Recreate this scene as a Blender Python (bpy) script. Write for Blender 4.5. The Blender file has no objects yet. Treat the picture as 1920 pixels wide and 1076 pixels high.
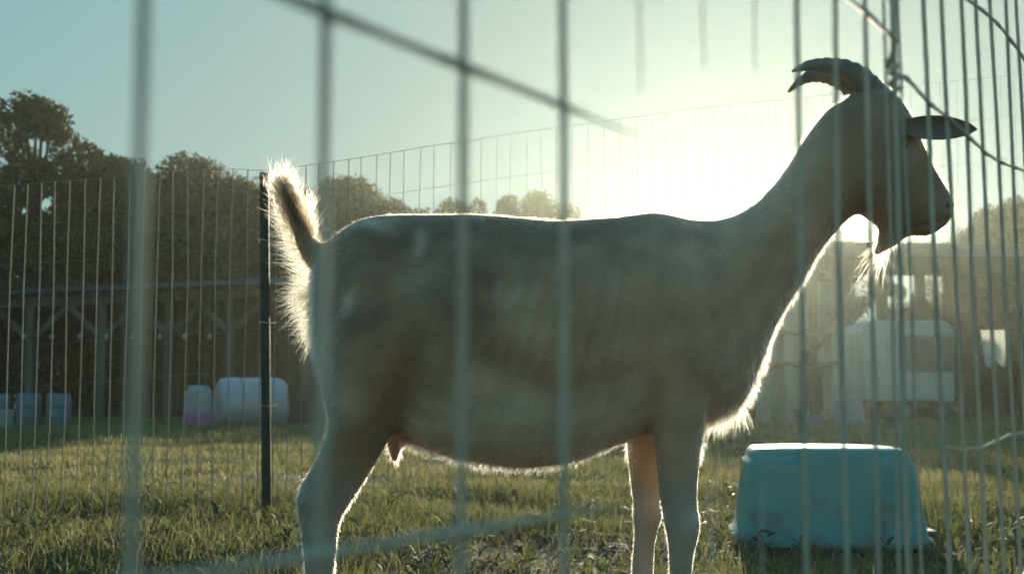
import bpy, math, random
import numpy as np
from mathutils import Vector, Matrix, noise

SC = bpy.context.scene
COL = SC.collection
R = math.radians
random.seed(7)
rng = np.random.default_rng(7)

# ------------------------------------------------------------------ camera
F = 2500.0                    # focal length in pixels of the 1920 px wide photograph
CAM_H = 0.45
PITCH = math.atan(207.0 / F)
FWD = Vector((0, math.cos(PITCH), math.sin(PITCH)))
UP = Vector((0, -math.sin(PITCH), math.cos(PITCH)))
cd = bpy.data.cameras.new('camera')
cam = bpy.data.objects.new('camera', cd)
COL.objects.link(cam)
cam.location = (0, 0, CAM_H)
cam.rotation_euler = (math.pi / 2 + PITCH, 0, 0)
cd.sensor_width = 36.0
cd.lens = F / 1920.0 * 36.0
cd.clip_start = 0.01
cd.clip_end = 500
cd.dof.use_dof = True
cd.dof.focus_distance = 2.0
cd.dof.aperture_fstop = 11.0
SC.camera = cam


def at(px, py, Y):
    """World point at depth Y seen at a pixel of the 1920x1076 photograph."""
    d = Vector(((px - 960) / F, 0, 0)) + UP * ((538 - py) / F) + FWD
    d *= Y / d.y
    return Vector((d.x, Y, CAM_H + d.z))


# ------------------------------------------------------------------ light
sd = at(1388, 352, 1.0) - Vector((0, 0, CAM_H))
SUN_DIR = sd.normalized()
SUN_EL = math.asin(SUN_DIR.z)
SUN_AZ = math.atan2(SUN_DIR.x, SUN_DIR.y)       # clockwise from +Y

w = bpy.data.worlds.new('World')
SC.world = w
w.use_nodes = True
nt = w.node_tree
nt.nodes.clear()
out = nt.nodes.new('ShaderNodeOutputWorld')
bg = nt.nodes.new('ShaderNodeBackground')
sky = nt.nodes.new('ShaderNodeTexSky')
sky.sky_type = 'NISHITA'
sky.sun_disc = False
sky.sun_elevation = SUN_EL
sky.sun_rotation = SUN_AZ
sky.air_density = 1.0
sky.dust_density = 1.0
sky.ozone_density = 2.5
bg.inputs['Strength'].default_value = 0.1
# the film's soft shoulder: the bright sky levels off instead of clipping
SKY_GAIN = (0.90, 2.1, 3.3)
SKY_TOP = (2.15, 2.95, 2.85)
sep = nt.nodes.new('ShaderNodeSeparateColor')
comb = nt.nodes.new('ShaderNodeCombineColor')
nt.links.new(sky.outputs[0], sep.inputs[0])
for i in range(3):
    a = nt.nodes.new('ShaderNodeMath'); a.operation = 'MULTIPLY'; a.inputs[1].default_value = -SKY_GAIN[i] / SKY_TOP[i]
    e = nt.nodes.new('ShaderNodeMath'); e.operation = 'EXPONENT'
    s = nt.nodes.new('ShaderNodeMath'); s.operation = 'SUBTRACT'; s.inputs[0].default_value = 1.0
    m = nt.nodes.new('ShaderNodeMath'); m.operation = 'MULTIPLY'; m.inputs[1].default_value = SKY_TOP[i]
    nt.links.new(sep.outputs[i], a.inputs[0])
    nt.links.new(a.outputs[0], e.inputs[0])
    nt.links.new(e.outputs[0], s.inputs[1])
    nt.links.new(s.outputs[0], m.inputs[0])
    nt.links.new(m.outputs[0], comb.inputs[i])
nt.links.new(comb.outputs[0], bg.inputs['Color'])
nt.links.new(bg.outputs[0], out.inputs['Surface'])

sl = bpy.data.lights.new('sun', 'SUN')
sl.energy = 4.6
sl.angle = R(0.5)
sl.color = (1.0, 0.90, 0.68)
so = bpy.data.objects.new('sun', sl)
COL.objects.link(so)
so.rotation_euler = (-SUN_DIR).to_track_quat('-Z', 'Y').to_euler()

SC.view_settings.view_transform = 'Standard'
SC.view_settings.look = 'None'
SC.view_settings.exposure = 0.7
SC.view_settings.gamma = 1.0
SC.view_settings.use_curve_mapping = False
SC.render.engine = 'CYCLES'
cy = SC.cycles
cy.use_denoising = True
cy.max_bounces = 8
cy.diffuse_bounces = 3
cy.transmission_bounces = 5
cy.volume_bounces = 1
cy.transparent_max_bounces = 8
cy.sample_clamp_indirect = 4.0

HAZE_DENSITY = 0.0008
HAZE_G = 0.80

# ------------------------------------------------------------------ helpers


def tag(o, label=None, cat=None, group=None, kind=None):
    if label: o['label'] = label
    if cat: o['category'] = cat
    if group: o['group'] = group
    if kind: o['kind'] = kind
    return o


def empty(name, loc, label=None, cat=None, group=None, rz=0.0):
    o = bpy.data.objects.new(name, None)
    o.empty_display_size = 0.1
    o.location = loc
    o.rotation_euler = (0, 0, rz)
    COL.objects.link(o)
    return tag(o, label, cat, group)


class MB:
    """Collects verts and faces in world (or local) space; builds ONE mesh object."""
    def __init__(self):
        self.v, self.f = [], []

    def add(self, vs, fs):
        b = len(self.v)
        self.v += [tuple(p) for p in vs]
        self.f += [tuple(i + b for i in q) for q in fs]
        return self

    def box(self, c, s, rot=None):
        vs = []
        for dx in (-.5, .5):
            for dy in (-.5, .5):
                for dz in (-.5, .5):
                    p = Vector((dx * s[0], dy * s[1], dz * s[2]))
                    if rot is not None: p = rot @ p
                    vs.append(p + Vector(c))
        return self.add(vs, [(0, 1, 3, 2), (4, 6, 7, 5), (0, 4, 5, 1), (2, 3, 7, 6), (0, 2, 6, 4), (1, 5, 7, 3)])

    def bar(self, a, b, wdt, hgt):
        a, b = Vector(a), Vector(b)
        d = (b - a)
        q = d.to_track_quat('X', 'Z').to_matrix()
        return self.box((a + b) / 2, (d.length, wdt, hgt), q)

    def tube(self, pts, rad, n=6, cap=True):
        pts = [Vector(p) for p in pts]
        rads = rad if isinstance(rad, (list, tuple)) else [rad] * len(pts)
        base = len(self.v)
        prev = None
        for i, p in enumerate(pts):
            t = (pts[min(i + 1, len(pts) - 1)] - pts[max(i - 1, 0)]).normalized()
            if prev is None:
                u = t.orthogonal().normalized()
            else:
                u = (prev - t * prev.dot(t)).normalized()
            prev = u
            v = t.cross(u)
            for k in range(n):
                an = 2 * math.pi * k / n
                self.v.append(tuple(p + (u * math.cos(an) + v * math.sin(an)) * rads[i]))
        for i in range(len(pts) - 1):
            for k in range(n):
                a = base + i * n + k; b = base + i * n + (k + 1) % n
                self.f.append((a, b, b + n, a + n))
        if cap:
            self.f.append(tuple(base + k for k in reversed(range(n))))
            e = base + (len(pts) - 1) * n
            self.f.append(tuple(e + k for k in range(n)))
        return self

    def lathe(self, prof, c, n=20):
        base = len(self.v)
        for r_, z in prof:
            for k in range(n):
                an = 2 * math.pi * k / n
                self.v.append((c[0] + r_ * math.cos(an), c[1] + r_ * math.sin(an), c[2] + z))
        for i in range(len(prof) - 1):
            for k in range(n):
                a = base + i * n + k; b = base + i * n + (k + 1) % n
                self.f.append((a, b, b + n, a + n))
        self.f.append(tuple(base + k for k in reversed(range(n))))
        e = base + (len(prof) - 1) * n
        self.f.append(tuple(e + k for k in range(n)))
        return self

    def mesh(self, name, mat=None, smooth=False):
        me = bpy.data.meshes.new(name)
        me.from_pydata(self.v, [], self.f)
        me.update()
        if mat: me.materials.append(mat)
        if smooth: me.shade_smooth()
        return me

    def build(self, name, mat, parent=None, smooth=False, bevel=0.0):
        me = self.mesh(name, mat, smooth)
        o = bpy.data.objects.new(name, me)
        COL.objects.link(o)
        if parent is not None:
            attach(o, parent)
        if bevel:
            b = o.modifiers.new('bevel', 'BEVEL'); b.width = bevel; b.segments = 2; b.limit_method = 'ANGLE'
        return o


def attach(o, parent):
    """parent keeping world-space vertices where they were built (builders work in world space)"""
    o.parent = parent
    root_m = Matrix.LocRotScale(parent.location, parent.rotation_euler, parent.scale)
    if parent.parent is not None:
        root_m = parent.parent_world @ root_m if hasattr(parent, 'parent_world') else root_m
    o.matrix_parent_inverse = world_of(parent).inverted()


def world_of(o):
    m = Matrix.LocRotScale(o.location, o.rotation_euler, o.scale)
    if o.parent is not None:
        return world_of(o.parent) @ o.matrix_parent_inverse @ m
    return m


def fast_mesh(name, V, tris=None, quads=None, mat=None, attr=None):
    """numpy mesh: V (n,3); faces as loop arrays"""
    me = bpy.data.meshes.new(name)
    loops, starts, n = [], [], 0
    if quads is not None and len(quads):
        loops.append(quads.reshape(-1)); starts.append(np.arange(len(quads)) * 4); n = len(quads) * 4
    if tris is not None and len(tris):
        loops.append(tris.reshape(-1)); starts.append(n + np.arange(len(tris)) * 3)
    L = np.concatenate(loops).astype(np.int32)
    S = np.concatenate(starts).astype(np.int32)
    me.vertices.add(len(V)); me.loops.add(len(L)); me.polygons.add(len(S))
    me.vertices.foreach_set('co', V.astype(np.float32).reshape(-1))
    me.loops.foreach_set('vertex_index', L)
    me.polygons.foreach_set('loop_start', S)
    if attr is not None:
        a = me.attributes.new('tint', 'FLOAT', 'POINT')
        a.data.foreach_set('value', attr.astype(np.float32))
    me.update(calc_edges=True)
    if mat: me.materials.append(mat)
    return me


# ------------------------------------------------------------------ materials
def mat_new(name):
    m = bpy.data.materials.new(name)
    m.use_nodes = True
    n = m.node_tree
    p = n.nodes['Principled BSDF']
    return m, n, p


def ramp(n, stops):
    r_ = n.nodes.new('ShaderNodeValToRGB')
    el = r_.color_ramp.elements
    while len(el) > 1: el.remove(el[-1])
    el[0].position = stops[0][0]; el[0].color = (*stops[0][1], 1)
    for p, c in stops[1:]:
        e = el.new(p); e.color = (*c, 1)
    return r_


def surf(name, c1, c2, scale=8.0, rough=0.7, metal=0.0, bump=0.0, bscale=60.0, detail=5.0, spec=0.5, stretch=None):
    """noise-mottled principled surface in object coordinates"""
    m, n, p = mat_new(name)
    tc = n.nodes.new('ShaderNodeTexCoord')
    src = tc.outputs['Object']
    if stretch:
        mp = n.nodes.new('ShaderNodeMapping'); mp.inputs['Scale'].default_value = stretch
        n.links.new(src, mp.inputs[0]); src = mp.outputs[0]
    no = n.nodes.new('ShaderNodeTexNoise')
    no.inputs['Scale'].default_value = scale; no.inputs['Detail'].default_value = detail
    n.links.new(src, no.inputs['Vector'])
    r_ = ramp(n, [(0.3, c1), (0.7, c2)])
    n.links.new(no.outputs[0], r_.inputs[0])
    n.links.new(r_.outputs[0], p.inputs['Base Color'])
    p.inputs['Roughness'].default_value = rough
    p.inputs['Metallic'].default_value = metal
    p.inputs['Specular IOR Level'].default_value = spec
    if bump:
        nb = n.nodes.new('ShaderNodeTexNoise'); nb.inputs['Scale'].default_value = bscale; nb.inputs['Detail'].default_value = 4
        n.links.new(src, nb.inputs['Vector'])
        b = n.nodes.new('ShaderNodeBump'); b.inputs['Strength'].default_value = bump; b.inputs['Distance'].default_value = 0.01
        n.links.new(nb.outputs[0], b.inputs['Height'])
        n.links.new(b.outputs[0], p.inputs['Normal'])
    return m


def leafy(name, stops, trans=0.45, rough=0.6):
    """thin leaf: colour by the per-leaf attribute 'tint', diffuse + translucent"""
    m = bpy.data.materials.new(name)
    m.use_nodes = True
    n = m.node_tree
    n.nodes.clear()
    o = n.nodes.new('ShaderNodeOutputMaterial')
    at_ = n.nodes.new('ShaderNodeAttribute'); at_.attribute_name = 'tint'
    r_ = ramp(n, stops)
    n.links.new(at_.outputs['Fac'], r_.inputs[0])
    d = n.nodes.new('ShaderNodeBsdfPrincipled'); d.inputs['Roughness'].default_value = rough
    d.inputs['Specular IOR Level'].default_value = 0.3
    t = n.nodes.new('ShaderNodeBsdfTranslucent')
    mx = n.nodes.new('ShaderNodeMixShader'); mx.inputs[0].default_value = trans
    n.links.new(r_.outputs[0], d.inputs['Base Color'])
    n.links.new(r_.outputs[0], t.inputs['Color'])
    n.links.new(d.outputs[0], mx.inputs[1]); n.links.new(t.outputs[0], mx.inputs[2])
    n.links.new(mx.outputs[0], o.inputs['Surface'])
    return m


MAT = {}
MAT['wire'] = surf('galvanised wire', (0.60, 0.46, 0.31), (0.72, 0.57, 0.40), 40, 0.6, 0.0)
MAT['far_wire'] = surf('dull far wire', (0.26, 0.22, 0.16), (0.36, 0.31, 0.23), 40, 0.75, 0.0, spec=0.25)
MAT['rust_wire'] = surf('weathered wire', (0.50, 0.40, 0.29), (0.64, 0.53, 0.40), 60, 0.65, 0.0)
MAT['post_green'] = surf('green post paint', (0.022, 0.026, 0.012), (0.045, 0.045, 0.022), 30, 0.6, 0.0, 0.2)
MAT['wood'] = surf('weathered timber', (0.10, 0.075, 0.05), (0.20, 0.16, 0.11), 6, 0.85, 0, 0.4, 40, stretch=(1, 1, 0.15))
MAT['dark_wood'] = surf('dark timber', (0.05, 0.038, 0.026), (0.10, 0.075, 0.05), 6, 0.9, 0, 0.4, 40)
MAT['roof'] = surf('dull metal roof', (0.045, 0.042, 0.033), (0.08, 0.07, 0.055), 1.5, 0.8, 0.0, spec=.2)
MAT['pale_wall'] = surf('pale siding', (0.34, 0.33, 0.25), (0.44, 0.42, 0.33), 2.5, 0.8)
MAT['camper'] = surf('camper paint', (0.46, 0.44, 0.38), (0.58, 0.55, 0.48), 1.5, 0.5)
MAT['glass'] = surf('dark window glass', (0.05, 0.06, 0.055), (0.08, 0.09, 0.08), 2, 0.12)
MAT['rubber'] = surf('tyre rubber', (0.02, 0.02, 0.018), (0.035, 0.033, 0.03), 20, 0.85)
MAT['steel'] = surf('painted steel', (0.16, 0.16, 0.15), (0.25, 0.25, 0.23), 10, 0.5, 0.5)
MAT['teal'] = surf('teal plastic', (0.09, 0.31, 0.26), (0.125, 0.37, 0.305), 7, 0.5, 0, 0.03, 200)
MAT['blue'] = surf('blue plastic', (0.15, 0.20, 0.23), (0.20, 0.25, 0.28), 5, 0.45)
MAT['wrap'] = surf('bale wrap', (0.44, 0.40, 0.40), (0.60, 0.54, 0.52), 4, 0.35, 0, 0.6, 15)
MAT['sack'] = surf('pale woven sack', (0.34, 0.32, 0.31), (0.46, 0.43, 0.41), 8, 0.8, 0, 0.5, 25)
MAT['pink'] = surf('pink plastic', (0.42, 0.12, 0.22), (0.52, 0.18, 0.28), 8, 0.6)
MAT['lilac'] = surf('lilac plastic', (0.30, 0.25, 0.42), (0.38, 0.32, 0.48), 8, 0.6)
MAT['bulb'] = surf('dusty bulb', (0.38, 0.36, 0.31), (0.46, 0.44, 0.39), 8, 0.3)
MAT['bark'] = surf('bark', (0.05, 0.038, 0.026), (0.12, 0.09, 0.06), 9, 0.95, 0, 0.8, 25, stretch=(1, 1, .25))
MAT['horn'] = surf('horn', (0.16, 0.13, 0.10), (0.28, 0.23, 0.17), 25, 0.5, 0, 0.5, 90)
MAT['hoof'] = surf('hoof', (0.04, 0.032, 0.025), (0.08, 0.065, 0.05), 25, 0.6)
MAT['eye'] = surf('brown eye', (0.10, 0.065, 0.03), (0.14, 0.09, 0.04), 60, 0.1)
MAT['pupil'] = surf('pupil', (0.01, 0.01, 0.01), (0.012, 0.012, 0.012), 60, 0.1)
MAT['leaf'] = leafy('tree leaves', [(0.0, (0.075, 0.062, 0.024)), (0.6, (0.135, 0.108, 0.038)), (1.0, (0.21, 0.155, 0.05))], 0.35)
MAT['leaf_far'] = leafy('distant tree leaves', [(0.0, (0.05, 0.05, 0.025)), (1.0, (0.12, 0.11, 0.05))], 0.4)
MAT['grass'] = leafy('grass blades', [(0.0, (0.115, 0.12, 0.042)), (0.5, (0.19, 0.19, 0.068)), (0.8, (0.28, 0.255, 0.11)), (1.0, (0.38, 0.31, 0.17))], 0.55)
MAT['weed'] = leafy('weed leaves', [(0.0, (0.07, 0.10, 0.03)), (0.7, (0.15, 0.18, 0.06)), (1.0, (0.26, 0.25, 0.12))], 0.4)
MAT['straw'] = leafy('dry straw', [(0.0, (0.16, 0.11, 0.06)), (1.0, (0.40, 0.32, 0.19))], 0.3)

_t = MAT['teal'].node_tree; _p = _t.nodes['Principled BSDF']
_src = _p.inputs['Base Color'].links[0].from_socket
_tc = _t.nodes.new('ShaderNodeTexCoord'); _sx = _t.nodes.new('ShaderNodeSeparateXYZ'); _t.links.new(_tc.outputs['Object'], _sx.inputs[0])
_n = _t.nodes.new('ShaderNodeTexNoise'); _n.inputs['Scale'].default_value = 13; _n.inputs['Detail'].default_value = 8; _t.links.new(_tc.outputs['Object'], _n.inputs['Vector'])
_a = _t.nodes.new('ShaderNodeMath'); _a.operation = 'MULTIPLY_ADD'; _a.inputs[1].default_value = -5.0; _a.inputs[2].default_value = .35
_t.links.new(_sx.outputs['Z'], _a.inputs[0])
_b = _t.nodes.new('ShaderNodeMath'); _b.operation = 'MULTIPLY_ADD'; _b.inputs[1].default_value = 3.2; _b.use_clamp = True
_c = _t.nodes.new('ShaderNodeMath'); _c.operation = 'SUBTRACT'; _c.inputs[1].default_value = 1.35
_t.links.new(_n.outputs[0], _b.inputs[0]); _t.links.new(_a.outputs[0], _c.inputs[0]); _t.links.new(_c.outputs[0], _b.inputs[2])
_m = _t.nodes.new('ShaderNodeMixRGB'); _m.inputs[2].default_value = (.17, .14, .095, 1)
_t.links.new(_b.outputs[0], _m.inputs[0]); _t.links.new(_src, _m.inputs[1]); _t.links.new(_m.outputs[0], _p.inputs['Base Color'])

m = bpy.data.materials.new('white sheet'); m.use_nodes = True
n = m.node_tree; n.nodes.clear()
o = n.nodes.new('ShaderNodeOutputMaterial')
d = n.nodes.new('ShaderNodeBsdfDiffuse'); d.inputs[0].default_value = (.8, .79, .74, 1)
t = n.nodes.new('ShaderNodeBsdfTranslucent'); t.inputs[0].default_value = (.8, .79, .72, 1)
mx = n.nodes.new('ShaderNodeMixShader'); mx.inputs[0].default_value = 0.6
n.links.new(d.outputs[0], mx.inputs[1]); n.links.new(t.outputs[0], mx.inputs[2]); n.links.new(mx.outputs[0], o.inputs[0])
MAT['sheet'] = m

# ground: bare earth, trampled straw and low green
m, n, p = mat_new('pasture soil')
tc = n.nodes.new('ShaderNodeTexCoord')
n1 = n.nodes.new('ShaderNodeTexNoise'); n1.inputs['Scale'].default_value = 0.9; n1.inputs['Detail'].default_value = 6
n2 = n.nodes.new('ShaderNodeTexNoise'); n2.inputs['Scale'].default_value = 26; n2.inputs['Detail'].default_value = 8
n.links.new(tc.outputs['Object'], n1.inputs['Vector']); n.links.new(tc.outputs['Object'], n2.inputs['Vector'])
r1 = ramp(n, [(0.35, (0.062, 0.040, 0.022)), (0.6, (0.065, 0.062, 0.022))])
r2 = ramp(n, [(0.3, (0.035, 0.024, 0.014)), (0.75, (0.10, 0.070, 0.040))])
mx = n.nodes.new('ShaderNodeMixRGB'); mx.inputs[0].default_value = 0.45
n.links.new(n1.outputs[0], r1.inputs[0]); n.links.new(n2.outputs[0], r2.inputs[0])
n.links.new(r1.outputs[0], mx.inputs[1]); n.links.new(r2.outputs[0], mx.inputs[2])
n.links.new(mx.outputs[0], p.inputs['Base Color'])
p.inputs['Roughness'].default_value = 0.95
b = n.nodes.new('ShaderNodeBump'); b.inputs['Strength'].default_value = 0.6; b.inputs['Distance'].default_value = 0.02
n.links.new(n2.outputs[0], b.inputs['Height']); n.links.new(b.outputs[0], p.inputs['Normal'])
MAT['soil'] = m

# ------------------------------------------------------------------ ground
GX, GY0, GY1 = 58.0, -10.0, 64.0


def ground_z(x, y):
    a = 0.012 * np.sin(x * 2.1 + 0.7 * y) + 0.010 * np.sin(y * 3.3 - x * 1.3) + 0.006 * np.sin(x * 7.1 + y * 5.7)
    return a * np.clip((y - 1.0) / 2.0, 0.2, 1.0)


xs = np.concatenate([np.linspace(-GX, -7, 30), np.linspace(-6.8, 6.8, 170), np.linspace(7, GX, 30)])
ys = np.concatenate([np.linspace(GY0, 1.9, 20), np.linspace(2.0, 12, 150), np.linspace(12.3, GY1, 60)])
XX, YY = np.meshgrid(xs, ys)
V = np.stack([XX, YY, ground_z(XX, YY)], -1).reshape(-1, 3)
nx, ny = len(xs), len(ys)
idx = np.arange(nx * ny).reshape(ny, nx)
Q = np.stack([idx[:-1, :-1], idx[:-1, 1:], idx[1:, 1:], idx[1:, :-1]], -1).reshape(-1, 4)
me = fast_mesh('ground', V, quads=Q, mat=MAT['soil'])
me.shade_smooth()
g = bpy.data.objects.new('ground', me); COL.objects.link(g)
tag(g, 'uneven pasture ground of soil and short turf under the grass', 'ground', kind='structure')

# ------------------------------------------------------------------ trees


def leaf_cloud(centres, radii, n_leaf, size, seed, flat=0.8):
    r_ = np.random.default_rng(seed)
    k = r_.choice(len(centres), n_leaf, p=radii ** 2 / np.sum(radii ** 2))
    d = r_.normal(size=(n_leaf, 3)); d /= np.linalg.norm(d, axis=1)[:, None]
    rad = r_.uniform(0.35, 1.0, n_leaf) ** 0.5
    c = centres[k] + d * (radii[k] * rad)[:, None] * np.array([1, 1, flat])
    u = r_.normal(size=(n_leaf, 3)); u /= np.linalg.norm(u, axis=1)[:, None]
    v = np.cross(u, r_.normal(size=(n_leaf, 3))); v /= np.linalg.norm(v, axis=1)[:, None]
    s = size * r_.uniform(0.6, 1.4, n_leaf)
    P = np.stack([c - u * s[:, None], c - v * s[:, None] * .45, c + u * s[:, None], c + v * s[:, None] * .45], 1).reshape(-1, 3)
    Qd = np.arange(n_leaf * 4).reshape(-1, 4)
    tint = np.clip(r_.uniform(0.0, 0.75, n_leaf) + r_.normal(0, .25, len(centres))[k], 0, 1)
    return P, Qd, np.repeat(tint, 4)


def make_tree_mesh(seed, style):
    """unit-height tree: returns crown mesh and trunk mesh (height 1, crown radius about 0.4)"""
    r_ = np.random.default_rng(seed)
    cs, rs = [], []
    limbs = MB()
    limbs.tube([(0, 0, -0.02), (0.012, 0, 0.2), (0.0, 0.01, 0.45), (0.01, 0, 0.75)], [0.028, 0.022, 0.016, 0.006], 7)
    if style == 'oak':
        n_c, zlo, spread, cr = 44, 0.22, 0.42, (0.07, 0.14)
    elif style == 'ragged':
        n_c, zlo, spread, cr = 42, 0.25, 0.5, (0.04, 0.08)
    elif style == 'bush':
        n_c, zlo, spread, cr = 34, 0.08, 0.5, (0.10, 0.2)
    else:
        n_c, zlo, spread, cr = 26, 0.3, 0.3, (0.05, 0.1)
    while len(cs) < n_c:
        z = r_.uniform(zlo, 0.95)
        t_ = (z - zlo) / (0.95 - zlo)
        env = spread * math.sqrt(max(0.03, 1 - (2 * max(t_, 0.3) - 0.75) ** 2 * 0.95)) * (0.75 if t_ > .85 else 1)
        an = r_.uniform(0, 2 * math.pi); q = env * r_.uniform(0.25, 1.0) ** 0.6
        rad = r_.uniform(*cr)
        c = (q * math.cos(an), q * math.sin(an), min(z, 0.99 - rad * .8))
        cs.append(c); rs.append(rad)
        if len(cs) % 2 == 0:
            z0 = max(0.12, c[2] * 0.55)
            limbs.tube([(0, 0, z0), (c[0] * .5, c[1] * .5, (z0 + c[2]) / 2 + .01), c], [0.011, 0.007, 0.003], 5)
    nl = {'oak': 20000, 'ragged': 14000, 'bush': 18000}.get(style, 6000)
    P, Qd, T = leaf_cloud(np.array(cs), np.array(rs), nl, 0.0095 if style != 'bush' else 0.0125, seed + 1)
    crown = fast_mesh('crown', P, quads=Qd, mat=MAT['leaf'], attr=T)
    return crown, limbs.mesh('trunk', MAT['bark'], True)


TREES = {}
for i, st in enumerate(['oak', 'oak', 'ragged', 'ragged', 'bush', 'bush', 'thin']):
    TREES.setdefault(st, []).append(make_tree_mesh(100 + i * 13, st))


def tree(px, top, Y, style, var, wide, label, group, name='tree', far=False, rz=0.0):
    p = at(px, top, Y)
    h = p.z * 1.02
    crown, trunk = TREES[style][var % len(TREES[style])]
    e = empty(name, (p.x, Y, 0), label, 'bush' if style == 'bush' else 'tree', group, rz)
    for nm, me_ in (('crown', crown), ('trunk', trunk)):
        c = bpy.data.objects.new(nm, me_)
        c.parent = e
        c.scale = (h * wide, h * wide, h)
        COL.objects.link(c)
        if far and nm == 'crown':
            c.material_slots[0].link = 'OBJECT'
            c.material_slots[0].material = MAT['leaf_far']
    return e


GL = 'trees of the dark wood behind the left barn'
tree(-40, 150, 29, 'ragged', 0, 1.0, 'tall ragged tree cut by the left edge, highest crown behind the barn', GL)
tree(70, 172, 30, 'ragged', 1, .95, 'ragged tree with sky gaps just right of the highest crown at the left edge', GL, rz=1)
tree(150, 236, 31, 'ragged', 0, .9, 'gappy tree on the falling slope of the left treeline, left of the blurred first wire', GL, rz=2)
tree(228, 296, 32, 'oak', 0, .9, 'low dense tree right behind the blurred leftmost foreground wire', GL, rz=.5)
tree(365, 292, 34, 'oak', 1, .95, 'round dark tree standing alone above the fence left of the green post', GL, rz=1.3)
tree(445, 340, 34, 'oak', 0, .9, 'dark tree between the round tree and the green fence post', GL, rz=2.2)
tree(300, 335, 35, 'bush', 0, .9, 'bushy dark tree in the dip between the left trees and the round tree', GL, 'bushy_tree')
tree(471, 306, 46, 'thin', 0, .8, 'thin pale tree peeping up left of the goat tail', GL, far=True)
tree(545, 352, 36, 'oak', 1, .9, 'dark tree behind the raised goat tail', GL, rz=3)
tree(648, 332, 38, 'oak', 0, .95, 'rounded tree right of the goat tail above the rump', GL, rz=4)
tree(722, 372, 40, 'oak', 1, .8, 'lower tree on the right end of the left wood above the goat rump', GL, rz=5)
for i, (px, tp, wd, lb) in enumerate([
        (20, 400, 1.1, 'low dark bush at the left edge behind the barn roof'),
        (140, 405, 1.1, 'low dark bush behind the barn roof left of the blurred first wire'),
        (330, 420, 1.1, 'low dark bush behind the barn roof under the round tree'),
        (470, 425, 1.1, 'low dark bush behind the barn close to the green post'),
        (600, 440, 1.1, 'low dark bush behind the goat rump'),
        (740, 450, 1.0, 'low dark bush hidden mostly by the goat back')]):
    tree(px, tp, 28 + i * .5, 'bush', i, wd, lb, 'low bushes under the left wood', 'bush', rz=i)
GE = 'pale far trees above the goat back'
for i, (px, tp, st, wd, lb) in enumerate([
        (790, 392, 'bush', .7, 'lowest pale far tree just right of the left wood'),
        (855, 374, 'oak', .62, 'pale far tree behind the third foreground wire'),
        (905, 364, 'ragged', .6, 'pale far tree right of the third foreground wire above the back'),
        (952, 366, 'ragged', .6, 'pale far tree midway between the third and fourth foreground wires'),
        (1008, 360, 'oak', .62, 'round pale far tree left of the fourth foreground wire'),
        (1048, 382, 'bush', .6, 'small pale far tree at the fourth foreground wire beside the sun glare')]):
    tree(px, tp, 52 + i * .4, st, i, wd, lb, GE, far=True, rz=i * 1.1)
for i, (px, tp, lb) in enumerate([  # row of bushes added out of sight to shade the far haze
        (1130, 470, 'bush added to shade the haze, behind the middle of the goat back'),
        (1220, 480, 'bush added to shade the haze, behind the goat withers'),
        (1330, 446, 'bush added to shade the haze, behind the base of the goat neck'),
        (1392, 440, 'bush added to shade the haze, behind the middle of the goat neck'),
        (1455, 440, 'bush added to shade the haze, behind the goat throat'),
        (1512, 446, 'bush added to shade the haze, just left of the pale hut')]):
    tree(px, tp, 46 + i * .3, 'bush', i, .75, lb, 'far bushes added behind the goat to shade the haze', 'bush', far=True, rz=i * 1.7)
for px, tp, lb in ((1400, 690, 'dark low hedge bush seen under the goat chest'), (1545, 660, 'dark low hedge bush behind the timber stand'),
                   (1700, 650, 'dark low hedge bush hidden behind the trailer'), (1850, 655, 'dark low hedge bush below the hanging sheet'), (1990, 640, 'dark low hedge bush at the right edge')):
    tree(px, tp, 44, 'bush', px, 2.6, lb, 'low hedge bushes at the far end of the field', 'bush', rz=px)
GR = 'trees on the right behind the open shed'
for i, (px, tp, Y, st, wd, lb) in enumerate([
        (1925, 372, 47, 'oak', .95, 'tallest dark tree cut by the right edge beyond the shed roof'),
        (1868, 388, 48, 'oak', .8, 'dark tree left of the one cut by the right edge, beyond the shed roof'),
        (1822, 424, 49, 'bush', .7, 'lowest tree of the slope running down to the goat muzzle'),
        (1655, 512, 44, 'ragged', .9, 'gappy low tree seen under the shed roof below the beard'),
        (1735, 520, 45, 'ragged', .9, 'gappy low tree seen under the shed roof above the camper'),
        (1800, 512, 44.5, 'ragged', .9, 'gappy low tree seen under the shed roof right of the camper top'),
        (1880, 470, 44, 'oak', 1.0, 'dense low tree under the right end of the shed roof'),
        (1945, 460, 43, 'bush', .9, 'dense bush cut by the right edge under the shed roof'),
        (1690, 620, 42, 'bush', 1.4, 'dark bush directly behind the white camper'),
        (1830, 600, 42, 'bush', 1.3, 'dark bush right of the white camper'),
        (1930, 590, 42, 'bush', 1.2, 'dark bush at the right edge behind the hanging sheet')]):
    tree(px, tp, Y - 12.5, st, i, wd, lb, GR, 'bush' if st == 'bush' else 'tree', rz=i * .9)

# ------------------------------------------------------------------ left pole barn and what stands in it
BY = 24.0


def X_at(px, Y): return (px - 960) / F * (Y * math.cos(PITCH))  # close enough for layout


bx0, bx1 = at(-160, 700, BY).x, at(600, 700, BY).x
barn = empty('pole_barn', ((bx0 + bx1) / 2, BY, 0), 'open dark pole barn with braced timber posts in front of the left wood', 'barn')
zl, zr = at(0, 562, BY).z, at(500, 541, BY).z
slope = (zr - zl) / (at(500, 541, BY).x - at(0, 562, BY).x)


def eave(x): return zl + slope * (x - at(0, 562, BY).x)


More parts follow.
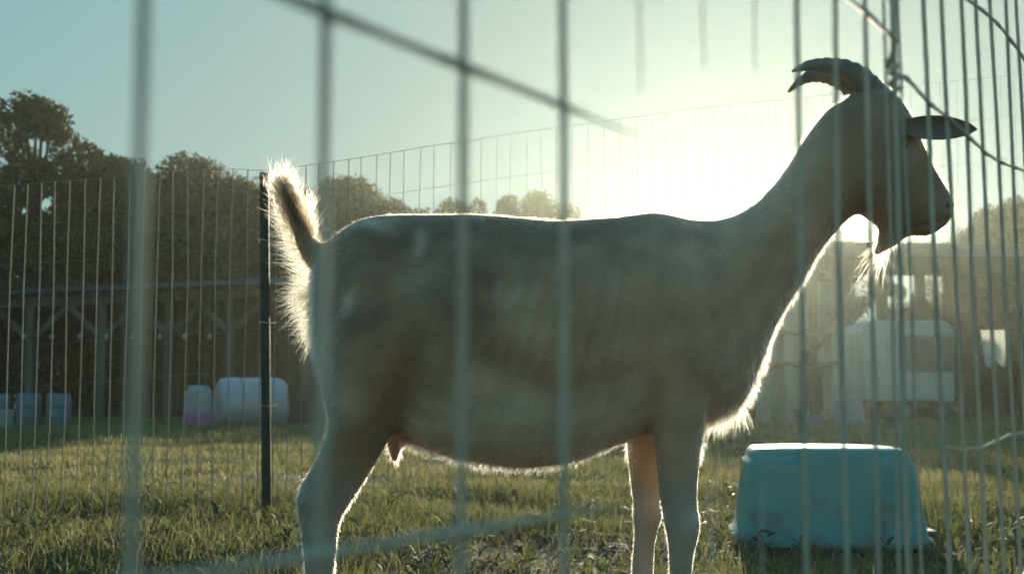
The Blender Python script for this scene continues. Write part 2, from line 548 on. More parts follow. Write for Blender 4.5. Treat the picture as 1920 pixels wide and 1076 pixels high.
def roof_sheet(mb, x0, x1, y0, z0, z0b, y1, z1, z1b, th, n):
    """corrugated sheet as real ridges"""
    vs, fs = [], []
    for i in range(n + 1):
        t_ = i / n
        x = x0 + (x1 - x0) * t_
        zz = 0.012 if i % 2 else 0.0
        za, zb = z0 + (z0b - z0) * t_ + zz, z1 + (z1b - z1) * t_ + zz
        vs += [(x, y0, za), (x, y1, zb), (x, y0, za - th), (x, y1, zb - th)]
    for i in range(n):
        a = i * 4; b_ = a + 4
        fs += [(a, b_, b_ + 1, a + 1), (a + 2, a + 3, b_ + 3, b_ + 2), (a, a + 2, b_ + 2, b_), (a + 1, b_ + 1, b_ + 3, a + 3)]
    e = n * 4
    fs += [(0, 1, 3, 2), (e, e + 2, e + 3, e + 1)]
    return mb.add(vs, fs)


mb = MB()
roof_sheet(mb, bx0 - .2, bx1 + .2, BY - .35, eave(bx0) + .06, eave(bx1) + .06, BY + 3.2, eave(bx0) + .5, eave(bx1) + .5, .015, 90)
mb.build('roof', MAT['roof'], barn)
MB().bar((bx0, BY, eave(bx0) - .07), (bx1, BY, eave(bx1) - .07), .06, .16).build('front_beam', MAT['wood'], barn)
MB().bar((bx0, BY + 3, eave(bx0) + .3), (bx1, BY + 3, eave(bx1) + .3), .06, .16).build('rear_beam', MAT['wood'], barn)
k = 0
for px in (-130, 55, 190, 315, 430, 575):
    x = at(px, 700, BY).x
    e = eave(x) - .151
    MB().box((x, BY + .001, e / 2 - .05), (.13, .13, e + .1)).build('post', MAT['wood'], barn)
    MB().box((x, BY + 3, (e + .35) / 2 - .05), (.13, .13, e + .45)).build('post', MAT['wood'], barn)
    for s in (-1, 1):
        MB().bar((x + s * .066, BY - .02, e - .55), (x + s * .62, BY - .02, e - .03), .05, .10).build('brace', MAT['wood'], barn)
x = bx0
i = 0
while x < bx1:                                             # back wall boards
    wb = .2 + .02 * (i % 3)
    h = eave(x) + .2
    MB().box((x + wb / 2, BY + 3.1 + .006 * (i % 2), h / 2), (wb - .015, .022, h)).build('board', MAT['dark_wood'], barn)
    x += wb; i += 1

# cord of small white bulbs along the barn front
sx0, sx1 = at(-30, 632, BY - .5).x, at(420, 632, BY - .5).x
sl_e = empty('string_of_bulbs', (sx0, BY - .5, at(0, 632, BY - .5).z), 'cord of small white bulbs strung across the barn front', 'string lights')
pts = []
for i in range(41):
    t_ = i / 40
    pts.append((sx0 + (sx1 - sx0) * t_, BY - .5, at(0, 630, BY - .5).z - .03 * math.sin(t_ * 9) ** 2))
MB().tube(pts, .005, 5).build('cord', MAT['rubber'], sl_e)
for px in (-5, 45, 97, 150, 200, 250, 300, 346, 393):
    p = at(px, 628, BY - .5)
    o = MB().lathe([(.006, .04), (.012, .02), (.036, -.01), (.042, -.035), (.03, -.065), (.006, -.075)], (p.x, BY - .5, p.z), 10).build('bulb', MAT['bulb'], sl_e, True)


def barrel(px, Y, hpx, wpx, label):
    p = at(px, 700, Y)
    h = hpx * Y / F; r_ = wpx * Y / F / 2
    e = empty('plastic_barrel', (p.x, Y, 0), label, 'barrel', 'blue barrels by the barn')
    prof = [(r_ * .9, 0), (r_ * .97, .03), (r_, h * .12), (r_, h * .3), (r_ * 1.04, h * .33), (r_, h * .36), (r_, h * .64), (r_ * 1.04, h * .67), (r_, h * .7), (r_, h * .88), (r_ * .9, h * .97)]
    MB().lathe(prof, (p.x, Y, 0), 20).build('body', MAT['blue'], e, True)
    MB().lathe([(r_ * .93, h * .965), (r_ * .93, h), (r_ * .84, h + .002), (r_ * .84, h * .985)], (p.x, Y, 0), 20).build('lid', MAT['blue'], e)
    return e


barrel(4, 20.5, 62, 32, 'faded blue barrel cut by the left edge below the bulbs')
barrel(56, 20.6, 62, 44, 'wide faded blue barrel, first one clear of the left edge')
barrel(112, 20.6, 62, 44, 'wide faded blue barrel nearest the blurred first wire')
p = at(8, 785, 19.6)
o = MB().lathe([(.10, 0), (.12, .03), (.13, .24), (.135, .26), (.12, .27)], (p.x, 19.6, 0), 16).build('bucket', MAT['sack'], None, True)
tag(o, 'small white bucket in front of the leftmost blue barrel', 'bucket')


def blob_box(c, s, power, seed, wob, nu=28, nv=16):
    """rounded, lumpy box-like solid (superellipsoid with noise)"""
    vs, fs = [], []
    for j in range(nv + 1):
        la = -math.pi / 2 + math.pi * j / nv
        for i in range(nu):
            lo = 2 * math.pi * i / nu
            f = lambda q: math.copysign(abs(q) ** power, q)
            p_ = Vector((f(math.cos(la)) * f(math.cos(lo)), f(math.cos(la)) * f(math.sin(lo)), f(math.sin(la))))
            nz = 1 + wob * noise.noise(p_ * 1.8 + Vector((seed, 0, 0))) + wob * .4 * noise.noise(p_ * 5 + Vector((seed, 3, 0)))
            vs.append(Vector(c) + Vector((p_.x * s[0] * nz, p_.y * s[1] * nz, p_.z * s[2] * nz)) * .5)
    for j in range(nv):
        for i in range(nu):
            a = j * nu + i; b_ = j * nu + (i + 1) % nu
            fs.append((a, b_, b_ + nu, a + nu))
    return vs, fs


# wrapped round bale lying on its side: end face towards the camera's right
p = at(470, 800, 20.0)
e = empty('wrapped_bale', (p.x, 20.0, 0), 'round bale in pale plastic wrap behind the green fence post', 'bale')
mb = MB()
prof = [(.0, -.50), (.26, -.505), (.33, -.49), (.37, -.45), (.385, -.3), (.38, 0), (.39, .3), (.375, .45), (.33, .49), (.26, .505), (0, .5)]
vs, fs = [], []
nn = 28
for r_, u in prof:
    for kk in range(nn):
        an = 2 * math.pi * kk / nn
        q = Vector((u, r_ * math.cos(an), r_ * math.sin(an) * .98))
        q *= 1 + .025 * noise.noise(q * 6)
        q = Matrix.Rotation(R(24), 3, 'Z') @ q
        vs.append(q + Vector((p.x, 20.0, .37)))
for i in range(len(prof) - 1):
    for kk in range(nn):
        a = i * nn + kk; b_ = i * nn + (kk + 1) % nn
        fs.append((a, b_, b_ + nn, a + nn))
mb.add(vs, fs).build('wrap', MAT['wrap'], e, True)
mb = MB()
for u in (-.2, .12):
    pts = []
    for kk in range(25):
        an = 2 * math.pi * kk / 24
        q = Matrix.Rotation(R(24), 3, 'Z') @ Vector((u, .389 * math.cos(an), .385 * math.sin(an)))
        pts.append(q + Vector((p.x, 20.0, .37)))
    mb.tube(pts, .008, 5, False)
mb.build('strap', MAT['steel'], e)

p = at(370, 800, 19.5)
e = empty('feed_sack', (p.x, 19.5, 0), 'upright pale feed sack left of the wrapped bale', 'sack')
vs, fs = blob_box((p.x, 19.5, .30), (.40, .26, .62), .55, 3, .12)
MB().add(vs, fs).build('bag', MAT['sack'], e, True)
MB().box((p.x, 19.5, .60), (.30, .03, .06)).build('stitched_top', MAT['sack'], e, bevel=.01)
vs, fs = blob_box((p.x + .06, 19.2, .12), (.42, .24, .25), .6, 5, .15)
o = MB().add(vs, fs).build('plastic_bag', MAT['pink'], None, True)
tag(o, 'crumpled pink plastic bag lying in front of the pale feed sack', 'bag')

p = at(575, 790, 21.0)
tr = empty('wooden_trough', (p.x, 21.0, 0), 'low brown wooden trough right of the wrapped bale', 'trough')
for kk in range(3):
    MB().box((p.x, 20.8, .08 + kk * .13), (.74, .025, .122)).build('plank', MAT['dark_wood'], tr)
    MB().box((p.x, 21.2, .08 + kk * .13), (.74, .025, .122)).build('plank', MAT['dark_wood'], tr)
for s in (-1, 1):
    MB().box((p.x + s * .355, 21.0, .2), (.024, .37, .38)).build('end_board', MAT['dark_wood'], tr)
MB().box((p.x, 21.0, .06), (.68, .37, .02)).build('bottom_board', MAT['dark_wood'], tr)

# ------------------------------------------------------------------ right: open shed, pale hut, stand, camper
SY = 25.0
sx0, sx1 = at(1560, 460, SY).x, at(2080, 460, SY).x
shed = empty('open_shed', ((sx0 + sx1) / 2, SY, 0), 'long open-sided shed with a flat dark roof behind the camper', 'shed')
zt, zb = at(1700, 452, SY + 3).z - .2, at(1700, 484, SY).z
mb = MB()
roof_sheet(mb, sx0, sx1, SY, zb + .05, zb + .0, SY + 3, zt + .2, zt + .12, .03, 60)
mb.build('roof', MAT['roof'], shed)
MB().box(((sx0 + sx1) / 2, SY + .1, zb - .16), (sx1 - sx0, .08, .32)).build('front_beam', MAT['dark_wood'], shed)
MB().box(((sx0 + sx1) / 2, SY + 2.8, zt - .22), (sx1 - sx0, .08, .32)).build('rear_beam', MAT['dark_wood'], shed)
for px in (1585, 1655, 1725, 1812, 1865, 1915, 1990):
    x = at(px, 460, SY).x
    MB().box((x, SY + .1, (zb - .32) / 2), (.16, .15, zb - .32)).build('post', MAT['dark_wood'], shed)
    if px % 2:
        MB().box((x, SY + 2.8, (zt - .4) / 2), (.16, .15, zt - .4)).build('post', MAT['dark_wood'], shed)

HY = 40.0
hx0, hx1 = at(1464, 600, HY).x, at(1605, 600, HY).x
hz = at(1500, 527, HY).z
hut = empty('pale_hut', ((hx0 + hx1) / 2, HY, 0), 'pale boarded hut with a flat roof seen past the goat chest', 'hut')
nb_ = 11
bw = (hx1 - hx0) / nb_
for i in range(nb_):
    MB().box((hx0 + bw * (i + .5), HY + .004 * (i % 2), hz / 2), (bw - .012, .03, hz)).build('board', MAT['pale_wall'], hut)
for x in (hx0 + .02, hx1 - .02):
    MB().box((x, HY + 1.1, hz / 2), (.04, 2.1, hz)).build('side_wall', MAT['pale_wall'], hut)
MB().box(((hx0 + hx1) / 2, HY + 1.0, hz + .045), (hx1 - hx0 + .2, 2.4, .08)).build('roof', MAT['roof'], hut)
dx = at(1527, 720, HY).x
MB().box((dx, HY - .035, .95), (.75, .03, 1.8)).build('door', MAT['dark_wood'], hut)

TY = 22.5
tx0, tx1 = at(1432, 700, TY).x, at(1572, 700, TY).x
z1, z2 = at(1500, 622, TY).z, at(1500, 682, TY).z
st = empty('timber_stand', ((tx0 + tx1) / 2, TY, 0), 'open timber stand with two tiers between goat chest and camper', 'stand')
for px, zz in ((1437, z2), (1478, z1), (1566, z1)):
    x = at(px, 700, TY).x
    for dy in (0, .6):
        MB().box((x, TY + dy, (zz - .045) / 2), (.13, .13, zz - .045)).build('post', MAT['pale_wall'], st)
for zz, a, b_ in ((z1, at(1465, 700, TY).x, tx1 + .05), (z2, tx0 - .05, tx1)):
    for kk in range(4):
        MB().box(((a + b_) / 2, TY + .01 + kk * .19, zz - (.0 if kk else .001)), (b_ - a, .18, .075)).build('plank', MAT['dark_wood'], st)
p = at(1546, 672, TY + .3)
o = MB().lathe([(.05, 0), (.11, .02), (.12, .12), (.10, .2), (.055, .25), (.05, .3)], (p.x, TY + .3, z2 + .022), 14).build('water_jug', MAT['sheet'], None, True)
tag(o, 'white plastic jug on the lower tier of the timber stand', 'jug')

CY = 23.5
cx0, cx1 = at(1617, 700, CY).x, at(1790, 700, CY).x
ct, cb = at(1700, 600, CY).z, at(1700, 752, CY).z
camper = empty('camper_trailer', ((cx0 + cx1) / 2, CY, 0), 'white camper trailer with rounded roof corners and one dark window', 'trailer')


def rounded_prism(x0, x1, z0, z1_, y0, y1, rt, rb, ns=7):
    pts = []
    for cx_, cz_, a0, r_ in ((x1 - rt, z1_ - rt, 0, rt), (x0 + rt, z1_ - rt, 90, rt), (x0 + rb, z0 + rb, 180, rb), (x1 - rb, z0 + rb, 270, rb)):
        for i in range(ns + 1):
            an = R(a0 + 90 * i / ns)
            pts.append((cx_ + r_ * math.cos(an), cz_ + r_ * math.sin(an)))
    n_ = len(pts)
    vs = [(x, y0, z) for x, z in pts] + [(x, y1, z) for x, z in pts]
    fs = [tuple(range(n_))[::-1], tuple(range(n_, 2 * n_))] if False else [tuple(range(n_)), tuple(range(2 * n_ - 1, n_ - 1, -1))]
    fs += [(i, n_ + i, n_ + (i + 1) % n_, (i + 1) % n_) for i in range(n_)]
    return vs, fs


vs, fs = rounded_prism(cx0, cx1, cb, ct, CY, CY + 2.0, .24, .05)
MB().add(vs, fs).build('body', MAT['camper'], camper, bevel=.03)
wx0, wx1 = at(1693, 660, CY).x, at(1781, 660, CY).x
wz0, wz1 = at(1700, 692, CY).z, at(1700, 633, CY).z
win = MB().box(((wx0 + wx1) / 2, CY - .012, (wz0 + wz1) / 2), (wx1 - wx0 + .08, .03, wz1 - wz0 + .08)).build('window', MAT['steel'], camper, bevel=.01)
MB().box(((wx0 + wx1) / 2, CY - .03, (wz0 + wz1) / 2), (wx1 - wx0, .02, wz1 - wz0)).build('pane', MAT['glass'], win)
for zz in (at(1700, 705, CY).z, at(1700, 735, CY).z):
    MB().box(((cx0 + cx1) / 2, CY - .006, zz), (cx1 - cx0 - .1, .014, .03)).build('trim_strip', MAT['camper'], camper)
MB().box(((cx0 + cx1) / 2, CY + .4, cb - .06), (cx1 - cx0 - .3, .1, .1)).build('chassis', MAT['steel'], camper)
for px in (1674, 1700, 1770):
    x = at(px, 765, CY).x
    wv = MB()
    for yy in (CY + .1, CY + 1.7):
        pass
    vs = []
    prof = [(.10, 0), (.19, .0), (.215, .03), (.215, .13), (.19, .16), (.10, .16)]
    nn = 22
    for r_, u in prof:
        for kk in range(nn):
            an = 2 * math.pi * kk / nn
            vs.append((x + r_ * math.cos(an), CY + .08 + u, .215 + r_ * math.sin(an)))
    fs = []
    for i in range(len(prof) - 1):
        for kk in range(nn):
            a = i * nn + kk; b_ = i * nn + (kk + 1) % nn
            fs.append((a, b_, b_ + nn, a + nn))
    wh = MB().add(vs, fs).build('wheel', MAT['rubber'], camper, True)
    mb = MB()
    vs = [(x + .10 * math.cos(2 * math.pi * kk / nn), CY + .09, .215 + .10 * math.sin(2 * math.pi * kk / nn)) for kk in range(nn)]
    vs += [(a, CY + .2, c) for a, b_, c in vs]
    mb.add(vs, [tuple(range(nn)), tuple(range(2 * nn - 1, nn - 1, -1))] + [(i, nn + i, nn + (i + 1) % nn, (i + 1) % nn) for i in range(nn)])
    mb.build('rim', MAT['steel'], wh)
MB().bar((cx1, CY + 1, cb - .1), (cx1 + .6, CY + 1, cb - .16), .08, .08).build('drawbar', MAT['steel'], camper)


def tub_mesh(cx, cy_, z0, L, W, H, taper, rz, up_down=True, lip=.025, rc=.06, seg=7, ridge=True):
    """upside-down storage tub as one shell: flared rim at the ground, ridge near the top"""
    rot = Matrix.Rotation(rz, 3, 'Z')
    def ring(l, w_, z, r_):
        pts = []
        for sx, sy, a0 in ((1, 1, 0), (-1, 1, 90), (-1, -1, 180), (1, -1, 270)):
            for i in range(seg + 1):
                an = R(a0 + 90 * i / seg)
                pts.append(Vector((sx * (l / 2 - r_) + r_ * math.cos(an), sy * (w_ / 2 - r_) + r_ * math.sin(an), z)))
        return pts
    lv = [(L + lip * 2, W + lip * 2, 0, rc + lip), (L + lip * 2, W + lip * 2, .014, rc + lip), (L + lip * 1.6, W + lip * 1.6, .022, rc + lip), (L + .004, W + .004, .026, rc)]
    for t_ in (.2, .4, .6, .8):
        lv.append((L - taper * t_, W - taper * t_, .026 + (H - .026) * t_, rc))
    if ridge:
        lv += [(L - taper * .86, W - taper * .86, H * .865, rc), (L - taper * .86 - .016, W - taper * .86 - .016, H * .875, rc)]
    lv += [(L - taper * .95 - .016, W - taper * .95 - .016, H * .94, rc), (L - taper - .02, W - taper - .02, H * .975, rc), (L - taper - .04, W - taper - .04, H, rc)]
    lv += [(L - taper - .12, W - taper - .12, H + .004, rc), ((L - taper) * .4, (W - taper) * .4, H + .008, rc * .5)]
    vs, fs = [], []
    for l in lv:
        vs += [rot @ q + Vector((cx, cy_, z0)) for q in ring(*l)]
    n_ = 4 * (seg + 1)
    for j in range(len(lv) - 1):
        for i in range(n_):
            a = j * n_ + i; b_ = j * n_ + (i + 1) % n_
            fs.append((a, b_, b_ + n_, a + n_))
    fs.append(tuple((len(lv) - 1) * n_ + i for i in range(n_)))
    return vs, fs


p = at(1590, 770, 21.5)
vs, fs = tub_mesh(p.x, 21.5, 0, .46, .36, .40, .06, R(8))
o = MB().add(vs, fs).build('storage_bin', MAT['blue'], None, True)
tag(o, 'small blue bin on the grass at the left end of the camper', 'bin')
p = at(1527, 775, 21.5)
o = MB().lathe([(.10, 0), (.11, .02), (.135, .15), (.145, .16), (.13, .17)], (p.x, 21.5, 0), 16).build('bucket', MAT['lilac'], None, True)
tag(o, 'small lilac bucket on the grass below the timber stand', 'bucket')

# pale sheet added in place of a bright gap of sky, right
WY = 20.0
p0, p1 = at(1838, 618, WY), at(1884, 620, WY)
e = empty('sky_gap_sheet', ((p0.x + p1.x) / 2, WY, p0.z), 'white sheet on a line, added in place of a bright sky gap right of the camper', 'sheet')
vs, fs = [], []
NI, NJ = 14, 12
for j in range(NJ + 1):
    for i in range(NI + 1):
        u, v = i / NI, j / NJ
        wd = 1 - .22 * v ** 1.2
        x = p0.x + (p1.x - p0.x) * (.5 + (u - .5) * wd + .08 * v)
        z = p0.z - v * (.52 + .05 * math.sin(u * 9))
        vs.append((x, WY + .025 * math.sin(u * 11 + v * 2) * (.3 + v), z))
for j in range(NJ):
    for i in range(NI):
        a = j * (NI + 1) + i
        fs.append((a, a + 1, a + NI + 2, a + NI + 1))
o = MB().add(vs, fs).build('cloth', MAT['sheet'], e, True)
sm = o.modifiers.new('solid', 'SOLIDIFY'); sm.thickness = .002
MB().tube([(p0.x - .22, WY, p0.z + .03), ((p0.x + p1.x) / 2, WY, p0.z), (p1.x + .22, WY, p0.z + .03)], .008, 6).build('line', MAT['rubber'], e)
for x in (p0.x - .22, p1.x + .22):
    MB().box((x, WY, (p0.z + .1) / 2), (.04, .04, p0.z + .1)).build('post', MAT['dark_wood'], e)

# ------------------------------------------------------------------ turquoise tub by the goat
p = at(1553, 1020, 4.09)
tub = empty('storage_tub', (p.x + .035, 4.27, .0), 'turquoise plastic storage tub standing upside down on the grass', 'tub')
vs, fs = tub_mesh(p.x + .035, 4.27, .005, .56, .50, .287, .07, R(-7), lip=.02)
MB().add(vs, fs).build('shell', MAT['teal'], tub, True)
for s in (1,):
    q = Matrix.Rotation(R(-7), 3, 'Z') @ Vector((s * .312, 0, 0))
    MB().box((p.x + .035 + q.x, 4.27 + q.y, .03), (.035, .16, .022), Matrix.Rotation(R(-7), 3, 'Z')).build('handle', MAT['teal'], tub, bevel=.006)

# ------------------------------------------------------------------ far fence of the pen
FF = [(-2.6, 5.05), (-1.7, 4.95), (-.9, 4.9), (-.35, 4.75), (.2, 4.62), (.9, 4.66), (1.6, 4.75), (2.6, 4.9)]


def path_pts(ctrl, step):
    c = [Vector(p_) for p_ in ctrl]
    seg = [(c[i + 1] - c[i]).length for i in range(len(c) - 1)]
    tot = sum(seg); out_ = []; s = 0
    while s <= tot:
        q = s; i = 0
        while i < len(seg) - 1 and q > seg[i]: q -= seg[i]; i += 1
        out_.append(c[i] + (c[i + 1] - c[i]) * min(1, q / seg[i]))
        s += step
    return out_


def pix_x(x, y): return 960 + F * x / y


def top_h(px):
    ks = [(-300, 352), (25, 347), (230, 330), (400, 316), (500, 320), (560, 313), (850, 268), (1000, 246), (1300, 205), (1740, 160), (1920, 140), (2300, 110)]
    for (a, ya), (b_, yb) in zip(ks, ks[1:]):
        if px <= b_: return ya + (yb - ya) * (px - a) / (b_ - a)
    return ks[-1][1]


fp = path_pts(FF, .056)
ff = empty('far_wire_fence', (0, 4.7, 0), 'thin welded wire fence along the far side of the pen behind goat and tub', 'fence')
tops = []
for i, q in enumerate(fp):
    px = pix_x(q.x, q.y)
    z = at(px, top_h(px), q.y).z
    tops.append(z)
    j1, j2 = random.uniform(-.006, .006), random.uniform(-.004, .004)
    pts = [(q.x + j2 * 2, q.y, -.03), (q.x - j2, q.y + j2, z * .35), (q.x + j1, q.y, z * .7), (q.x + j2 * 1.5, q.y, z)]
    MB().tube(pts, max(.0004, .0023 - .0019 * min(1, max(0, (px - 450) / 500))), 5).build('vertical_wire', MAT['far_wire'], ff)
nh = 8
for k in range(nh):
    pts = []
    for i, q in enumerate(fp):
        if i % 2 == 0 or i == len(fp) - 1:
            z = max(.03, tops[i] - .152 * k) + .006 * noise.noise(Vector((i * .35, k * 3.1, 0)))
            pts.append((q.x, q.y - .003, z))
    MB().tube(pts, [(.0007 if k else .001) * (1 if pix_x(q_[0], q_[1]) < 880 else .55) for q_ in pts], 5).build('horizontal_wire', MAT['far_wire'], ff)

# T-section steel post
p = at(502, 960, 4.85)
zt_ = at(497, 324, 4.84).z
tp = empty('steel_fence_post', (p.x, 4.85, 0), 'dark green steel T-post of the far fence, left of the goat', 'post')
lean = Vector(((at(497, 324, 4.85).x - p.x) / zt_, 0, 1))
mb = MB()
mb.bar(Vector((p.x, 4.85, -.1)) - lean * 0, Vector((p.x, 4.85, 0)) + lean * zt_, .004, .034)
body = MB()
b0 = Vector((p.x, 4.85, 0)) - lean * .1; b1 = Vector((p.x, 4.85, 0)) + lean * zt_
sec = [(-.0165, 0), (.0165, 0), (.0165, .005), (.003, .006), (.003, .032), (-.003, .032), (-.003, .006), (-.0165, .005)]
n_ = len(sec)
body.add([b0 + Vector((a, c - .02, 0)) for a, c in sec] + [b1 + Vector((a, c - .02, 0)) for a, c in sec],
         [tuple(range(n_))[::-1], tuple(range(n_, 2 * n_))] + [(i, (i + 1) % n_, n_ + (i + 1) % n_, n_ + i) for i in range(n_)])
body.build('shaft', MAT['post_green'], tp)
for kk in range(22):
    q = Vector((p.x, 4.85 - .023, 0)) + lean * (.1 + kk * .055)
    if q.z < zt_ - .02:
        MB().box(q, (.012, .008, .016)).build('stud', MAT['post_green'], tp)
for kk, zz in enumerate((.42, .72, 1.02)):
    q = Vector((p.x, 4.86, 0)) + lean * zz
    MB().tube([q + Vector((-.03, .03, .0)), q + Vector((-.02, -.035, .004)), q + Vector((.02, -.035, -.002)), q + Vector((.03, .03, .004))], .0018, 5).build('wire_clip', MAT['wire'], tp)

# ------------------------------------------------------------------ near fence, close to the lens
# stays at 5.08 cm along a line receding to the right
TANPHI = (2436 - 960) / F
cphi = 1 / math.sqrt(1 + TANPHI ** 2); sphi = TANPHI * cphi
D = .0508
nf = empty('near_wire_fence', (.2, .7, 0), 'blurred wire mesh fence close to the lens, strands cut short to imitate glare, receding towards the right edge', 'fence')
Z0 = .459e-3 / .0000885 * D * cphi
X0 = (255 - 960) / F * Z0
N0 = Vector((X0, Z0))
dirA = Vector((sphi, cphi))
stays = []
for i in range(-3, 11):
    stays.append(N0 + dirA * D * i)
q = stays[-1].copy()
# bunched stays where two lengths overlap, then the second length
bunch = [Vector(((px_ - 960) / F * z_, z_)) for px_, z_ in ((1674, .705), (1690, .722), (1708, .742))]
second = []
qq = Vector(((1755 - 960) / F * .83, .83))
dirB = Vector((.53, .85)).normalized()
for i in range(12):
    second.append(qq + dirB * D * i * 1.0)
for s in stays: s  # first length
LEV = [-.445, -.34, -.235, -.132, -.031, .0787, .18, .281, .383, .485, .587]
zmin, zmax = .0, CAM_H + .62


def stay(q, r_=.00115, lean_=0.0, mat='wire', zlo=-.02, zhi=None, taper=None):
    zhi = zmax if zhi is None else zhi
    pts = []
    for k in range(9):
        z = zlo + (zhi - zlo) * k / 8
        pts.append((q.x + lean_ * (CAM_H + .1 - z) + random.uniform(-.0008, .0008), q.y + random.uniform(-.0008, .0008), z))
    rr = [r_] * 9
    if taper == 'low': rr = [r_ * f_ for f_ in (.15, .45, .7, .9, 1, 1, 1, 1, 1)]
    if taper == 'high': rr = [r_ * f_ for f_ in (1, 1, 1, 1, 1, .9, .7, .45, .15)]
    MB().tube(pts, rr, 8).build('vertical_wire', MAT[mat], nf, True)


glare_cut = {4: 178, 5: 128, 6: 135}                    # stays cut and tapered to imitate glare washing out their middles
for i, q in enumerate(stays):
    k = i - 3
    if k in glare_cut:
        px_ = pix_x(q.x, q.y)
        stay(q, zlo=at(px_, glare_cut[k], q.y).z, taper='low')
        stay(q, zhi=at(px_, 905, q.y).z, taper='high')
    else:
        stay(q)
for i, q in enumerate(bunch): stay(q, (.0009, .0014, .0008)[i], (.0, .006, .016)[i], 'rust_wire')
for i, q in enumerate(second): stay(q, .0015, .02 + .004 * math.sin(i * 2.1))
allp = stays + bunch + second
for k, L in enumerate(LEV):
    pts = []
    runs = [allp]
    if abs(L - .0787) < 1e-6: runs = [stays[:8]]  # strands stop early and taper, imitating their fade into the glare
    if abs(L + .031) < 1e-6: runs = [stays[:8], second]
    for i, q in enumerate(allp):
        wob = 0.0
        if i > 13:
            wob = .004 * math.sin(i * 1.1 + k * 2.3)
        elif i > 9:
            wob = .0015 * math.sin(i * 2.7 + k)
        pts.append((q.x, q.y - .0022, CAM_H + L + wob))
    # curve it a little between stays
    for run in runs:
      sub = [pts[[id(z_) for z_ in allp].index(id(q))] for q in run]
      fine = []
      for a, b_ in zip(sub, sub[1:]):
        for t_ in (0, .33, .66):
            fine.append(tuple(a[c] + (b_[c] - a[c]) * t_ + (random.uniform(-.0002, .0002) if c == 2 else 0) for c in range(3)))
      fine.append(sub[-1])
      nf_ = len(fine)
      rad_ = [(.00105 + (.0005 if i % 3 == 0 else 0)) * (min(1, .12 + (nf_ - 1 - i) / 5) if run[0] is stays[0] and len(run) == 8 else 1) for i in range(nf_)]
      MB().tube(fine, rad_, 8).build('horizontal_wire', MAT['wire'], nf, True)
# twisted tie at the overlap
q = bunch[1]
for zz in (CAM_H + .175,):
    pts = [(q.x + .0028 * math.cos(t_ * .5), q.y + .0028 * math.sin(t_ * .5), zz - .012 + t_ * .0005) for t_ in range(48)]
    MB().tube(pts, .0011, 6).build('wire_tie', MAT['rust_wire'], nf, True)

# ------------------------------------------------------------------ the goat
GYD = 1.85


def P(px, py, dy=0.0):
    p_ = at(px, py, GYD)
    return Vector((p_.x, GYD + dy, p_.z))


def loft(stations, n=28, power=0.9, sub=4):
    """stations: (ax, ay, bx, by, halfwidth, depth offset) in photo pixels; smooth (Catmull-Rom) loft of ellipses"""
    S = np.array([list(P(s[0], s[1])) + list(P(s[2], s[3])) + [s[4], s[5] if len(s) > 5 else 0.0] for s in stations])
    out_ = []
    for i in range(len(S) - 1):
        p0, p1, p2, p3 = S[max(i - 1, 0)], S[i], S[i + 1], S[min(i + 2, len(S) - 1)]
        for k in range(sub):
            t_ = k / sub
            out_.append(.5 * (2 * p1 + (p2 - p0) * t_ + (2 * p0 - 5 * p1 + 4 * p2 - p3) * t_ ** 2 + (3 * p1 - p0 - 3 * p2 + p3) * t_ ** 3))
    out_.append(S[-1])
    vs, fs = [], []
    for s in out_:
        A, B = Vector(s[0:3]), Vector(s[3:6])
        c = (A + B) / 2; h = (A - B) / 2
        for k in range(n):
            an = 2 * math.pi * k / n
            ca, sa = math.cos(an), math.sin(an)
            ca = math.copysign(abs(ca) ** power, ca); sa = math.copysign(abs(sa) ** power, sa)
            vs.append(c + h * ca + Vector((0, 1, 0)) * (max(s[6], .002) * sa + s[7]))
    m_ = len(out_)
    for j in range(m_ - 1):
        for k in range(n):
            a = j * n + k; b_ = j * n + (k + 1) % n
            fs.append((a, b_, b_ + n, a + n))
    fs.append(tuple(range(n))[::-1])
    fs.append(tuple((m_ - 1) * n + k for k in range(n)))
    return vs, fs


goat = empty('goat', (P(950, 800).x, GYD, 0), 'horned bearded goat standing side on with its tail raised against the sun', 'goat')
bm_ = MB()
torso = [(588, 520, 588, 640, .015), (602, 470, 606, 700, .055), (640, 437, 640, 770, .09), (700, 409, 700, 805, .118), (765, 403, 760, 828, .138),
         (860, 404, 850, 857, .16), (960, 410, 960, 876, .168), (1050, 417, 1060, 868, .163), (1150, 409, 1150, 836, .145),
         (1230, 405, 1225, 815, .125), (1310, 421, 1310, 800, .11), (1372, 470, 1372, 772, .085), (1405, 560, 1405, 735, .05)]
bm_.add(*loft(torso))
neck = [(1200, 420, 1330, 790, .10), (1270, 413, 1388, 762, .09), (1345, 413, 1420, 695, .077), (1405, 390, 1452, 612, .067),
        (1450, 348, 1496, 540, .060), (1484, 302, 1545, 462, .054), (1512, 255, 1603, 402, .05), (1556, 202, 1655, 400, .046), (1590, 190, 1680, 380, .035)]
bm_.add(*loft(neck))
head = [(1560, 215, 1555, 300, .025), (1600, 172, 1585, 372, .046), (1648, 158, 1618, 402, .052), (1690, 196, 1648, 425, .052), (1714, 240, 1668, 436, .047),
        (1738, 294, 1683, 443, .040), (1762, 334, 1702, 442, .034), (1779, 362, 1718, 441, .031), (1787, 384, 1734, 443, .028), (1785, 408, 1746, 440, .022), (1774, 420, 1757, 433, .010)]
bm_.add(*loft(head, n=24))
# poll tuft bump between horns
bm_.add(*loft([(1628, 155, 1632, 190, .008), (1638, 150, 1645, 195, .016), (1649, 146, 1658, 190, .014), (1654, 160, 1662, 185, .006)], n=12))


def leg(st, dy, dx=0.0):
    bm_.add(*loft([(a + dx, b_, c + dx, d_, e_, dy) for a, b_, c, d_, e_ in st], n=20))


